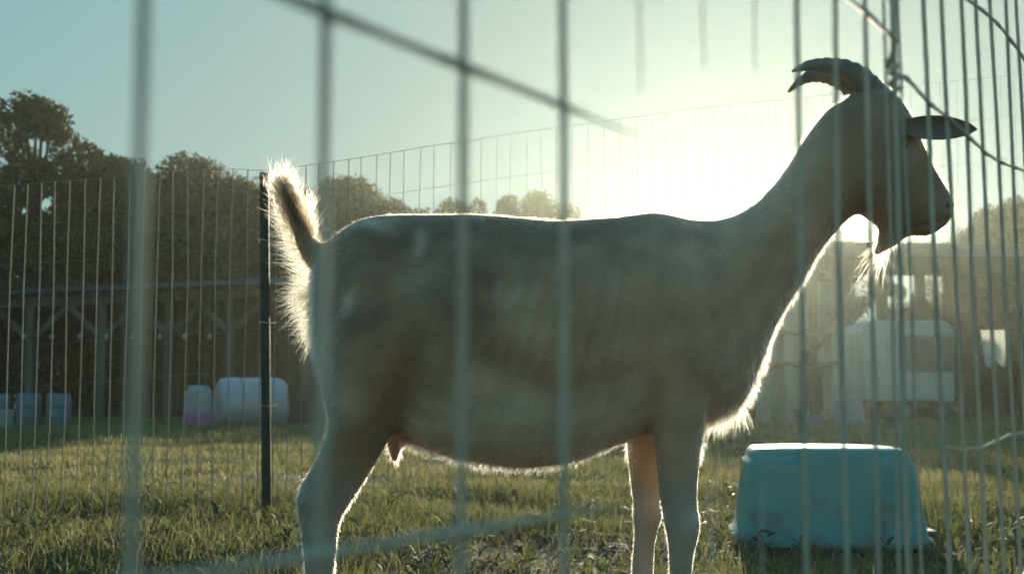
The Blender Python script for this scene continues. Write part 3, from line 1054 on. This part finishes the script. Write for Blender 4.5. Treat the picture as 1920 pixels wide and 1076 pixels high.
hind = [(640, 560, 740, 560, .04), (606, 680, 768, 700, .055), (622, 780, 740, 790, .05), (610, 830, 716, 838, .036), (594, 865, 692, 880, .028), (572, 900, 668, 918, .023),
        (559, 925, 650, 945, .020), (560, 950, 640, 962, .018), (566, 990, 633, 995, .016), (572, 1050, 629, 1050, .0145), (574, 1130, 626, 1130, .014),
        (572, 1220, 630, 1218, .016), (576, 1262, 636, 1252, .017), (590, 1300, 640, 1286, .015), (598, 1326, 652, 1318, .017)]
leg(hind, -.075, 14)
leg(hind, .075, -15)
front = [(1215, 640, 1330, 640, .04), (1222, 740, 1325, 730, .042), (1228, 820, 1317, 810, .034), (1233, 880, 1309, 870, .027), (1238, 930, 1306, 930, .022), (1248, 972, 1308, 972, .022), (1253, 1005, 1304, 1004, .021),
         (1254, 1040, 1298, 1040, .017), (1255, 1100, 1296, 1100, .014), (1255, 1180, 1296, 1180, .014), (1252, 1240, 1300, 1238, .016), (1258, 1290, 1306, 1280, .015), (1262, 1326, 1318, 1320, .017)]
leg(front, -.065, -11)
front2 = [(1165, 640, 1290, 640, .04), (1172, 740, 1280, 740, .04), (1174, 820, 1268, 815, .034), (1177, 870, 1255, 870, .028), (1184, 930, 1245, 930, .022), (1189, 975, 1240, 975, .021), (1189, 1010, 1232, 1010, .019),
          (1185, 1050, 1228, 1050, .016), (1183, 1100, 1226, 1100, .014), (1183, 1180, 1226, 1180, .014), (1180, 1240, 1230, 1238, .016), (1186, 1290, 1236, 1280, .015), (1190, 1326, 1246, 1320, .017)]
leg(front2, .06, 8)
bm_.add(*loft([(1648, 420, 1706, 438, .014), (1645, 442, 1692, 453, .011), (1640, 460, 1668, 468, .007), (1632, 478, 1644, 484, .003)], n=12))
# sheath below the flank, brisket tuft
bm_.add(*loft([(716, 800, 772, 790, .03), (722, 822, 760, 818, .022), (728, 845, 752, 843, .015), (734, 866, 747, 866, .008)], n=14))
# tail core
bm_.add(*loft([(640, 470, 610, 520, .03), (600, 456, 574, 496, .020), (578, 424, 551, 446, .014), (560, 388, 538, 402, .010), (542, 354, 525, 362, .006), (530, 330, 520, 336, .004)], n=14))
tmp_me = bm_.mesh('tmp')
tmp = bpy.data.objects.new('tmp', tmp_me); COL.objects.link(tmp)
rm = tmp.modifiers.new('r', 'REMESH'); rm.mode = 'VOXEL'; rm.voxel_size = .0055
smo = tmp.modifiers.new('s', 'SMOOTH'); smo.iterations = 7; smo.factor = .5
dg = bpy.context.evaluated_depsgraph_get()
gm = bpy.data.meshes.new_from_object(tmp.evaluated_get(dg))
gm.name = 'body'
bpy.data.objects.remove(tmp)
gm.shade_smooth()
_n = len(gm.vertices)
_v = np.zeros(_n * 3, np.float32); gm.vertices.foreach_get('co', _v); _v = _v.reshape(-1, 3).astype(np.float64)
_m = np.zeros(_n * 3, np.float32); gm.vertices.foreach_get('normal', _m); _m = _m.reshape(-1, 3)
_pl = _v.copy(); _pl[:, 1] = GYD
_d = _pl - np.array([0, 0, CAM_H]); _f = _d @ np.array(FWD)
_x, _y = 960 + F * _d[:, 0] / _f, 538 - F * (_d @ np.array(UP)) / _f
_off = np.zeros(_n)
def bump(cx, cy, ra, rb, amt, ang=0.0):
    c_, s_ = math.cos(R(ang)), math.sin(R(ang))
    u_ = (_x - cx) * c_ + (_y - cy) * s_; w_ = -(_x - cx) * s_ + (_y - cy) * c_
    return amt * np.exp(-(u_ / ra) ** 2 - (w_ / rb) ** 2)
_off += bump(795, 500, 60, 75, -.022)               # hollow flank
_off += bump(700, 448, 34, 22, .008, 20)            # hip bone
_off += bump(618, 545, 20, 34, .010)                # pin bone
_off += bump(760, 740, 26, 110, -.016, 24)          # fold in front of the thigh
_off += bump(690, 690, 60, 95, .012, 20)            # thigh muscle
_off += bump(1265, 560, 34, 130, .012, -16)         # shoulder blade
_off += bump(1185, 620, 26, 150, -.012, -10)        # hollow behind the shoulder
_off += bump(1300, 690, 45, 45, .010)               # point of the shoulder
_off += bump(1440, 500, 26, 130, -.006, 35)         # groove of the neck
_rib = np.clip(1 - ((_x - 1010) / 190) ** 2, 0, 1) * np.clip(1 - ((_y - 610) / 190) ** 2, 0, 1)
_off += .0030 * _rib * np.sin((_x + (_y - 600) * .28) * 2 * np.pi / 34)
_off += bump(1690, 276, 24, 20, -.009)              # eye socket
_off += bump(1690, 240, 30, 9, .006, 25)            # brow
_off += bump(1668, 330, 42, 50, .007)               # cheek
_off += bump(1738, 340, 16, 50, -.005, -32)         # side of the nose
_off += bump(1748, 421, 40, 4.0, -.006, -14)        # mouth line
_off += bump(1773, 392, 8, 6, -.005)                # nostril
_off += bump(598, 930, 20, 16, .004) + bump(1276, 975, 26, 22, .004) + bump(1214, 975, 26, 22, .004)
_nz = np.array([noise.noise(Vector((float(a) * 16, float(b_) * 16, float(c) * 16))) for a, b_, c in _v])
_off += .0016 * _nz
_v += _m * _off[:, None] * np.where(np.abs(_m[:, 1]) > .25, 1, np.abs(_m[:, 1]) / .25)[:, None]
gm.vertices.foreach_set('co', _v.astype(np.float32).reshape(-1)); gm.update()
nv = len(gm.vertices)
GV = np.zeros(nv * 3, np.float32); gm.vertices.foreach_get('co', GV); GV = GV.reshape(-1, 3)
GN = np.zeros(nv * 3, np.float32); gm.vertices.foreach_get('normal', GN); GN = GN.reshape(-1, 3)


def to_px(V3):
    """where coat marks sit, in the side-view measure of the photograph"""
    d = V3 - np.array([0, 0, CAM_H])
    s = GYD / (d @ np.array(FWD)) * (GYD / GYD)
    zc = V3[:, 1] * 0 + GYD
    # side view: ignore depth, use the goat's own plane
    pl = V3.copy(); pl[:, 1] = GYD
    d = pl - np.array([0, 0, CAM_H])
    f_ = d @ np.array(FWD)
    return 960 + F * d[:, 0] / f_, 538 - F * (d @ np.array(UP)) / f_


def sstep(a, b_, x): 
    t_ = np.clip((x - a) / (b_ - a), 0, 1)
    return t_ * t_ * (3 - 2 * t_)


def vnoise(V3, sc, seed=0.0):
    return np.array([noise.noise(Vector((float(a) * sc + seed, float(b_) * sc, float(c) * sc))) for a, b_, c in V3])


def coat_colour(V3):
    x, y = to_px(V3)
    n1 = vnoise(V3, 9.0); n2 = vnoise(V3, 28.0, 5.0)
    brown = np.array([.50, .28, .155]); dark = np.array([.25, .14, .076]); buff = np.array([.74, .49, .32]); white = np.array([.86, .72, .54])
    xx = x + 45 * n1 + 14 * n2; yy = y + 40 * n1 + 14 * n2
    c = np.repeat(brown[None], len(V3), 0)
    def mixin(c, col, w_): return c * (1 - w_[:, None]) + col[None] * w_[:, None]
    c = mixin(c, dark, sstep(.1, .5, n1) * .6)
    fore_glare = sstep(900, 1250, xx) * (1 - sstep(1480, 1580, xx) * .5)
    c = mixin(c, buff, fore_glare * .62)                                            # buff tone on shoulder and neck imitates the veil of sun glare
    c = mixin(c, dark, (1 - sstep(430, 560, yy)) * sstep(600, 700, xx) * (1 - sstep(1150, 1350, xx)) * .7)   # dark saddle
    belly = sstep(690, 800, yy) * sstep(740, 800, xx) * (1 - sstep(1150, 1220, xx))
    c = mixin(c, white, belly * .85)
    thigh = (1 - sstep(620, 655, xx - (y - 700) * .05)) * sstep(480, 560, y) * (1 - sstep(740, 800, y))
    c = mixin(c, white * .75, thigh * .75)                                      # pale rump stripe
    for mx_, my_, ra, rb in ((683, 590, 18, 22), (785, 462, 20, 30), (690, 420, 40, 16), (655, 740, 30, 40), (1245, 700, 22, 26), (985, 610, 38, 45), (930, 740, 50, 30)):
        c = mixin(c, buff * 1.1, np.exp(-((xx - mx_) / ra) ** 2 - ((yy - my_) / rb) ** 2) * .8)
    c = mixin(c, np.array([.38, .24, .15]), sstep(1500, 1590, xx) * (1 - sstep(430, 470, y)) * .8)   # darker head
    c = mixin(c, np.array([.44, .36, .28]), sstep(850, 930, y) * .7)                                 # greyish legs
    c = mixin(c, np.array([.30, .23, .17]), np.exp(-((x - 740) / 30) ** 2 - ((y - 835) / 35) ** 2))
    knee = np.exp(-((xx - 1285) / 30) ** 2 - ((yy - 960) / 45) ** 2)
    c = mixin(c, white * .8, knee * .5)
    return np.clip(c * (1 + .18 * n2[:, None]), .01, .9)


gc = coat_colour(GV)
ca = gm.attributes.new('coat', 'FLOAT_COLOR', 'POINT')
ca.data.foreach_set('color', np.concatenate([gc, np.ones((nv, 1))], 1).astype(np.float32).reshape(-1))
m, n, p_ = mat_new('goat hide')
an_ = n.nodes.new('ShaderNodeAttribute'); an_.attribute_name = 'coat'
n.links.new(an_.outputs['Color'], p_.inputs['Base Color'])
p_.inputs['Roughness'].default_value = .9; p_.inputs['Specular IOR Level'].default_value = .15
tc = n.nodes.new('ShaderNodeTexCoord'); nb = n.nodes.new('ShaderNodeTexNoise'); nb.inputs['Scale'].default_value = 140; nb.inputs['Detail'].default_value = 5
bmp = n.nodes.new('ShaderNodeBump'); bmp.inputs['Strength'].default_value = .4; bmp.inputs['Distance'].default_value = .004
n.links.new(tc.outputs['Object'], nb.inputs['Vector']); n.links.new(nb.outputs[0], bmp.inputs['Height']); n.links.new(bmp.outputs[0], p_.inputs['Normal'])
gm.materials.clear(); gm.materials.append(m)
bo = bpy.data.objects.new('body', gm); COL.objects.link(bo); attach(bo, goat)

# hair material: strands, backlit glow through translucency
hm = bpy.data.materials.new('goat hair'); hm.use_nodes = True
n = hm.node_tree; n.nodes.clear()
o = n.nodes.new('ShaderNodeOutputMaterial')
hb = n.nodes.new('ShaderNodeBsdfHairPrincipled')
hb.model = 'CHIANG'
hb.parametrization = 'COLOR'
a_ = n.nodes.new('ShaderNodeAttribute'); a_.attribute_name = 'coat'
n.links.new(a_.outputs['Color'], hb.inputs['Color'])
hb.inputs['Roughness'].default_value = .4
hb.inputs['Radial Roughness'].default_value = .5
n.links.new(hb.outputs[0], o.inputs['Surface'])


def hair_object(name, roots, dirs, lens, rads, cols, parent, npt=4, curl=0.15, droop=0.3, seed=0):
    N = len(roots)
    r_ = np.random.default_rng(seed)
    hc = bpy.data.hair_curves.new(name)
    hc.add_curves([npt] * N)
    t_ = np.linspace(0, 1, npt)
    side = r_.normal(size=(N, 3)) * curl
    pos = roots[:, None, :] + dirs[:, None, :] * (lens[:, None] * t_[None])[:, :, None]
    pos += side[:, None, :] * (lens[:, None] * t_[None] ** 2)[:, :, None]
    pos[:, :, 2] -= droop * lens[:, None] * t_[None] ** 2
    hc.points.foreach_set('position', pos.astype(np.float32).reshape(-1))
    rad = rads[:, None] * (1 - .85 * t_[None])
    hc.points.foreach_set('radius', rad.astype(np.float32).reshape(-1))
    at_ = hc.attributes.new('coat', 'FLOAT_COLOR', 'CURVE')
    at_.data.foreach_set('color', np.concatenate([cols, np.ones((N, 1))], 1).astype(np.float32).reshape(-1))
    hc.materials.append(hm)
    ob = bpy.data.objects.new(name, hc)
    COL.objects.link(ob)
    attach(ob, parent)
    ob['kind'] = 'stuff'
    return ob


gm.calc_loop_triangles()
nt_ = len(gm.loop_triangles)
TI = np.zeros(nt_ * 3, np.int32); gm.loop_triangles.foreach_get('vertices', TI); TI = TI.reshape(-1, 3)
ar = np.linalg.norm(np.cross(GV[TI[:, 1]] - GV[TI[:, 0]], GV[TI[:, 2]] - GV[TI[:, 0]]), axis=1)
NH = 110000
tri = rng.choice(nt_, NH, p=ar / ar.sum())
TI = TI[tri]
u = rng.random((NH, 2)); fl = u.sum(1) > 1; u[fl] = 1 - u[fl]
bc = np.stack([1 - u.sum(1), u[:, 0], u[:, 1]], 1)
HP = np.einsum('ij,ijk->ik', bc, GV[TI]); HN = np.einsum('ij,ijk->ik', bc, GN[TI])
HN /= np.linalg.norm(HN, axis=1)[:, None]
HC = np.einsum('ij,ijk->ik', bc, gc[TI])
hx, hy = to_px(HP)
flow = np.stack([-.75 * np.ones(NH), np.zeros(NH), -.55 * np.ones(NH)], 1)
legm = (hy > 860)
flow[legm] = (0, 0, -1)
headm = (hx > 1560) & (hy < 450)
flow[headm] = (-.6, 0, .45)
tailm = (hx < 592) & (hy < 470)
flow[tailm] = (-.35, 0, .9)
flow -= HN * np.sum(flow * HN, 1)[:, None]
_cl = np.array([list(noise.noise_vector(Vector((float(a) * 55, float(b_) * 55, float(c) * 55)))) for a, b_, c in HP])
_cl2 = np.array([list(noise.noise_vector(Vector((float(a) * 14 + 9, float(b_) * 14, float(c) * 14)))) for a, b_, c in HP])
HD = flow * .8 + HN * .42 + rng.normal(size=(NH, 3)) * .10 + _cl * .45 + _cl2 * .30
HD /= np.linalg.norm(HD, axis=1)[:, None]
L = np.full(NH, .009)
L[legm] = .005
L[legm & (hx < 612) & (hy > 900)] = .011
L[headm] = .006
back = (hy < 470) & (hx > 620) & (hx < 1400); L[back] = .005
bell = (hy > 780) & (hx > 740) & (hx < 1180) & (HN[:, 2] < -.2); L[bell] = .010
chest = (hx > 1300) & (hx < 1470) & (hy > 640) & (hy < 830); L[chest] = .011
rear = (hx < 640) & (hy > 470) & (hy < 700); L[rear] = .012
brk = np.exp(-((hx - 1365) / 50) ** 2 - ((hy - 775) / 30) ** 2) > .4; L[brk] = .024
L *= rng.uniform(.5, 1.25, NH) * (1 + .5 * _cl2[:, 0])
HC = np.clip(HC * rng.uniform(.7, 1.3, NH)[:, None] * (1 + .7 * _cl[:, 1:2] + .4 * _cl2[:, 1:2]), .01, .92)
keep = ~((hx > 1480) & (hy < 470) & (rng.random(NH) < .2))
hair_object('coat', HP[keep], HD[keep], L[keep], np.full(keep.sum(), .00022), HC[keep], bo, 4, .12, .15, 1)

# long tail and rump fringe
def fringe(path, n_, spread, dirv, ln, cols, seed):
    r_ = np.random.default_rng(seed)
    pp = [np.array(P(*q)) for q in path]
    t_ = r_.random(n_) * (len(pp) - 1)
    i0 = np.minimum(t_.astype(int), len(pp) - 2); fr = (t_ - i0)[:, None]
    A = np.array(pp)
    rt = A[i0] * (1 - fr) + A[i0 + 1] * fr + r_.normal(size=(n_, 3)) * spread
    dv = np.array(dirv, float)
    dd = dv[i0] * (1 - fr) + dv[i0 + 1] * fr + r_.normal(size=(n_, 3)) * .22
    dd /= np.linalg.norm(dd, axis=1)[:, None]
    cl = np.array(cols)
    cc = cl[i0] * (1 - fr) + cl[i0 + 1] * fr
    return rt, dd, ln * r_.uniform(.5, 1.2, n_), np.clip(cc * r_.uniform(.8, 1.2, n_)[:, None], 0, .92)


Wt = (.27, .22, .14); Bd = (.045, .03, .018)
parts = []
path = [(590, 560), (566, 490), (548, 440), (533, 390), (522, 345)]
parts.append(fringe(path, 1300, .005, [(-.75, 0, .15), (-.8, 0, .35), (-.75, 0, .6), (-.6, 0, .8), (-.35, 0, 1)], .026, [Wt] * 5, 11))
path = [(596, 470), (578, 425), (560, 385), (540, 345)]
parts.append(fringe(path, 320, .004, [(.15, 0, .6), (.2, 0, .8), (.1, 0, 1), (-.1, 0, 1)], .012, [Bd, Bd, Bd, (.2, .17, .12)], 12))
path = [(576, 450), (560, 415), (545, 380), (530, 345)]
parts.append(fringe(path, 2400, .008, [(-.25, -.3, .8), (-.25, -.3, .9), (-.25, -.2, 1), (-.2, 0, 1)], .028, [Bd, Bd, Bd, (.16, .12, .08)], 13))
path = [(582, 470), (586, 440), (582, 400), (578, 380)]
parts.append(fringe(path, 200, .004, [(.2, 0, .9)] * 4, .022, [Wt] * 4, 15))
path = [(606, 640), (590, 600), (578, 565), (572, 540)]
parts.append(fringe(path, 650, .005, [(-.55, 0, -.7), (-.7, 0, -.6), (-.8, 0, -.35), (-.8, 0, 0)], .030, [Wt] * 4, 14))
rt, dd, ln, cc = [np.concatenate(z) for z in zip(*parts)]
th = hair_object('tail_hair', rt, dd, ln, np.full(len(rt), .00024), cc, goat, 6, .18, .1, 3)

# beard: loose golden wisps from the chin down and back
path = [(1690, 441), (1680, 444), (1670, 446), (1660, 440)]
b1_ = fringe(path, 75, .004, [(-.7, 0, -.55), (-.7, 0, -.65), (-.65, 0, -.75), (-.6, 0, -.8)], .056, [(.34, .26, .13)] * 4, 21)
path = [(1652, 430), (1642, 424), (1630, 414)]
b2_ = fringe(path, 16, .003, [(-.3, 0, -1)] * 3, .028, [(.5, .42, .28)] * 3, 22)
rt, dd, ln, cc = [np.concatenate(z) for z in zip(b1_, b2_)]
hair_object('beard', rt, dd, ln, np.full(len(rt), .00030), cc, goat, 7, .25, .25, 4)


def horn(pts, rads, dys, name='horn'):
    mb = MB()
    pp, rr = [], []
    q = [P(*a) + Vector((0, d_, 0)) for a, d_ in zip(pts, dys)]
    n_ = len(q)
    for i in range(n_ - 1):
        p0, p1, p2, p3 = q[max(i - 1, 0)], q[i], q[i + 1], q[min(i + 2, n_ - 1)]
        for k in range(6):
            t_ = k / 6
            pp.append(.5 * (2 * p1 + (p2 - p0) * t_ + (2 * p0 - 5 * p1 + 4 * p2 - p3) * t_ ** 2 + (3 * p1 - p0 - 3 * p2 + p3) * t_ ** 3))
            base = (rads[i] * (1 - t_) + rads[i + 1] * t_) / 1351
            rr.append(base * (1 + .085 * math.sin((i * 6 + k) * 2.1)))
    pp.append(q[-1]); rr.append(rads[-1] / 1351)
    return mb.tube(pp, rr, 14).build(name, MAT['horn'], goat, True)


horn([(1632, 180), (1610, 156), (1577, 139), (1543, 134), (1508, 135), (1475, 146)], [25, 23, 19, 15.5, 11, 2], [-.012, -.018, -.024, -.03, -.034, -.036])
horn([(1630, 182), (1605, 156), (1574, 137), (1542, 131), (1513, 140), (1488, 162)], [25, 22, 18, 14, 9, 2], [.015, .021, .027, .032, .036, .038])


def ear(base, tip, wid, dy0, dy1, droop=0.0):
    """cupped leaf-shaped ear with real thickness"""
    A = P(*base) + Vector((0, dy0, 0)); B = P(*tip) + Vector((0, dy1, 0))
    ax = (B - A); Ln = ax.length; ax.normalize()
    upv = (Vector((0, 0, 1)) - ax * ax.z).normalized()
    sd_ = ax.cross(upv)
    vs, fs = [], []
    NI, NJ = 12, 10
    for side in (0, 1):
        for i in range(NI + 1):
            t_ = i / NI
            wv = wid * (math.sin(math.pi * min(1, t_ * .93 + .05)) ** .7) * (1 if t_ < .98 else .5)
            for j in range(NJ + 1):
                s = -1 + 2 * j / NJ
                cup = -.35 * wv * (1 - s * s)
                th_ = .0025 * (1 - s * s) * (1 - t_ * .7) + .0004
                vs.append(A + ax * (Ln * t_) + upv * (s * wv * .5) + sd_ * (cup + (th_ if side else -th_)) + Vector((0, 0, -droop * t_ * t_)))
    nn_ = (NI + 1) * (NJ + 1)
    for i in range(NI):
        for j in range(NJ):
            a = i * (NJ + 1) + j
            fs.append((a, a + 1, a + NJ + 2, a + NJ + 1))
            b_ = a + nn_
            fs.append((b_, b_ + NJ + 1, b_ + NJ + 2, b_ + 1))
    for i in range(NI):
        for j in (0, NJ):
            a = i * (NJ + 1) + j; c = a + NJ + 1
            fs.append((a, c, c + nn_, a + nn_) if j == 0 else (c, a, a + nn_, c + nn_))
    return MB().add(vs, fs).build('ear', earm, goat, True)


earm = surf('ear skin', (.22, .155, .10), (.30, .22, .15), 30, .85)
ear((1664, 250), (1797, 260), .034, -.045, -.075, .002)
ear((1640, 246), (1755, 262), .036, .045, .13, .004)

for s in (-1, 1):
    c = P(1674, 286) + Vector((0, s * .043, 0))
    vs, fs = blob_box(c, (.020, .012, .018), 1.0, 1, 0, 16, 10)
    ey = MB().add(vs, fs).build('eye', MAT['eye'], goat, True)
    MB().box(c + Vector((0, s * .0058, 0)), (.010, .0016, .003)).build('pupil', MAT['pupil'], ey)
    c = P(1774, 388) + Vector((0, s * .021, 0))
    vs, fs = blob_box(c, (.011, .006, .006), 1.0, 1, 0, 10, 6)
    MB().add(vs, fs).build('nostril', MAT['pupil'], goat, True)
for (px, dy) in ((626, -.075), (630, .075), (1290, -.065), (1218, .06)):
    for s in (-1, 1):
        mb = MB()
        c = P(px, 1322) + Vector((0, dy + s * .0105, 0))
        top_ = [(-.018, -.009), (.018, -.008), (.020, .008), (-.018, .009)]
        bot_ = [(-.020, -.010), (.030, -.009), (.034, .003), (-.020, .010)]
        mb.add([(c.x + a, c.y + b_, c.z + .012) for a, b_ in top_] + [(c.x + a, c.y + b_, .004) for a, b_ in bot_],
               [(0, 1, 2, 3), (7, 6, 5, 4), (0, 4, 5, 1), (1, 5, 6, 2), (2, 6, 7, 3), (3, 7, 4, 0)])
        mb.build('hoof', MAT['hoof'], goat, bevel=.003)

# ------------------------------------------------------------------ grass and litter


def blades(n_, y0, y1, hmin, hmax, wid, seed, bend=.5, tint=(.15, .7), sparse=None, xpad=.47):
    r_ = np.random.default_rng(seed)
    yy = np.sqrt(r_.uniform(y0 ** 2, y1 ** 2, n_))
    xx = r_.uniform(-1, 1, n_) * (yy * xpad + .25)
    cl = .5 + .5 * np.sin(xx * 3.1 + 1.7 * np.sin(yy * 1.3)) * np.sin(yy * 2.3 + 1.1 * np.sin(xx * 1.9))
    if sparse is not None:
        k = r_.random(n_) < sparse(xx, yy, cl)
        xx, yy, cl = xx[k], yy[k], cl[k]; n_ = len(xx)
    h = r_.uniform(hmin, hmax, n_) * (.55 + .75 * cl)
    an = r_.uniform(0, 2 * np.pi, n_)
    dx, dy = np.cos(an), np.sin(an)
    wv = wid * r_.uniform(.6, 1.3, n_)
    b = r_.uniform(.1, 1, n_) * bend
    la = r_.uniform(0, 2 * np.pi, n_)
    lx, ly = np.cos(la) * b * h, np.sin(la) * b * h
    z0 = ground_z(xx, yy) - .004
    o_ = np.ones(n_)
    V = np.stack([
        np.stack([xx - dx * wv, yy - dy * wv, z0], 1), np.stack([xx + dx * wv, yy + dy * wv, z0], 1),
        np.stack([xx + dx * wv * .8 + lx * .35, yy + dy * wv * .8 + ly * .35, z0 + h * .6], 1), np.stack([xx - dx * wv * .8 + lx * .35, yy - dy * wv * .8 + ly * .35, z0 + h * .6], 1),
        np.stack([xx + lx, yy + ly, z0 + h * (1 - .3 * b)], 1)], 1).reshape(-1, 3)
    i = np.arange(n_)[:, None] * 5
    T = np.clip(r_.uniform(tint[0], tint[1], n_) + .25 * (cl - .5) + (r_.random(n_) < .06) * .5, 0, 1)
    return V, i + np.array([[0, 1, 2, 3]]), i + np.array([[3, 2, 4]]), np.repeat(T, 5)


def join_blades(lst, name, mat, label, cat):
    Vs, Qs, Ts, As, b = [], [], [], [], 0
    for V, Qd, T, A in lst:
        Vs.append(V); Qs.append(Qd + b); Ts.append(T + b); As.append(A); b += len(V)
    me_ = fast_mesh(name, np.concatenate(Vs), tris=np.concatenate(Ts), quads=np.concatenate(Qs), mat=mat, attr=np.concatenate(As))
    ob = bpy.data.objects.new(name, me_); COL.objects.link(ob)
    return tag(ob, label, cat, kind='stuff')


near_sp = lambda x, y, c: np.clip(.5 + .5 * np.sin(x * 2.9 + y * 1.1) * np.sin(y * 3.7 - x * 1.4) + .2 * c + .45 * np.clip((y - 4.2) / 1.6, 0, 1), 0, 1)
join_blades([
    blades(75000, 2.6, 6.4, .018, .10, .0022, 31, .9, (.1, .6), near_sp),
    blades(95000, 5.2, 13, .035, .085, .0036, 32, .9, (.3, .9), lambda x, y, c: np.clip(.45 + .5 * c + .5 * np.sin(x * 1.7 + y * .9) * np.sin(y * 1.9 - x), .12, 1)),
    blades(60000, 12, 26, .05, .11, .009, 33, .7, (.4, .85)),
    blades(26000, 26, 50, .06, .16, .022, 34, .6, (.2, .6), xpad=.45)],
    'grass', MAT['grass'], 'short green pasture grass covering the ground behind the goat', 'grass')
join_blades([
    blades(16000, 2.6, 6.5, .02, .07, .0016, 41, 2.2, (.1, 1), lambda x, y, c: 1 - .7 * c),
    blades(5000, 5.5, 11, .02, .08, .0032, 43, 1.8, (.3, 1)),
    blades(4200, 2.8, 6.0, .05, .12, .0022, 42, 1.6, (.3, 1))],
    'dry_straw', MAT['straw'], 'dry straw and dead stalks littering the bare soil near the fence', 'straw')


def weeds(n_, seed, y0, y1, xr=None):
    r_ = np.random.default_rng(seed)
    Vs, Qs, As = [], [], []
    b = 0
    for _ in range(n_):
        y = math.sqrt(r_.uniform(y0 ** 2, y1 ** 2))
        x = r_.uniform(-1, 1) * (y * .44 + .1) if xr is None else r_.uniform(*xr) * y
        zg = float(ground_z(np.array([x]), np.array([y]))[0])
        tall = r_.uniform(.03, .11)
        base_t = r_.uniform(.2, 1)
        for k in range(r_.integers(5, 12)):
            an = r_.uniform(0, 2 * math.pi); el = r_.uniform(.2, 1.2)
            d = np.array([math.cos(an) * math.cos(el), math.sin(an) * math.cos(el), math.sin(el)])
            s = np.array([-math.sin(an), math.cos(an), 0])
            ln = r_.uniform(.03, .07) * (.7 + tall * 4); wd = ln * r_.uniform(.07, .17)
            p0 = np.array([x, y, zg + r_.uniform(0, tall * .7)])
            c = [p0, p0 + d * ln * .5 + s * wd, p0 + d * ln + np.array([0, 0, -ln * .25]), p0 + d * ln * .5 - s * wd]
            Vs += c; Qs.append([b, b + 1, b + 2, b + 3]); b += 4
            As += [np.clip(base_t + r_.uniform(-.2, .35), 0, 1)] * 4
    return np.array(Vs), np.array(Qs), np.array(As)


W1 = weeds(340, 51, 2.7, 6.2)
W2 = weeds(110, 52, 3.0, 4.8, (.30, .42))
W3 = weeds(80, 53, 3.2, 4.6, (-.42, -.12))
Vw = np.concatenate([W1[0], W2[0], W3[0]])
Qw = np.concatenate([W1[1], W2[1] + len(W1[0]), W3[1] + len(W1[0]) + len(W2[0])])
Aw = np.concatenate([W1[2], W2[2], W3[2]])
me = fast_mesh('weeds', Vw, quads=Qw, mat=MAT['weed'], attr=Aw)
ob = bpy.data.objects.new('weeds', me); COL.objects.link(ob)
tag(ob, 'small leafy weeds scattered through the soil around tub and post', 'weeds', kind='stuff')

# ------------------------------------------------------------------ haze
hz_m = bpy.data.materials.new('haze'); hz_m.use_nodes = True
n = hz_m.node_tree; n.nodes.clear()
o = n.nodes.new('ShaderNodeOutputMaterial')
v = n.nodes.new('ShaderNodeVolumePrincipled')
v.inputs['Color'].default_value = (.90, .97, .80, 1)
v.inputs['Density'].default_value = HAZE_DENSITY
v.inputs['Anisotropy'].default_value = HAZE_G
n.links.new(v.outputs[0], o.inputs['Volume'])
o = MB().box((0, (GY0 + GY1) / 2, 4.25), (2 * GX + 4, GY1 - GY0 + 4, 10.5)).build('haze', hz_m)
tag(o, 'thin golden haze filling the whole pasture', 'haze', kind='stuff')
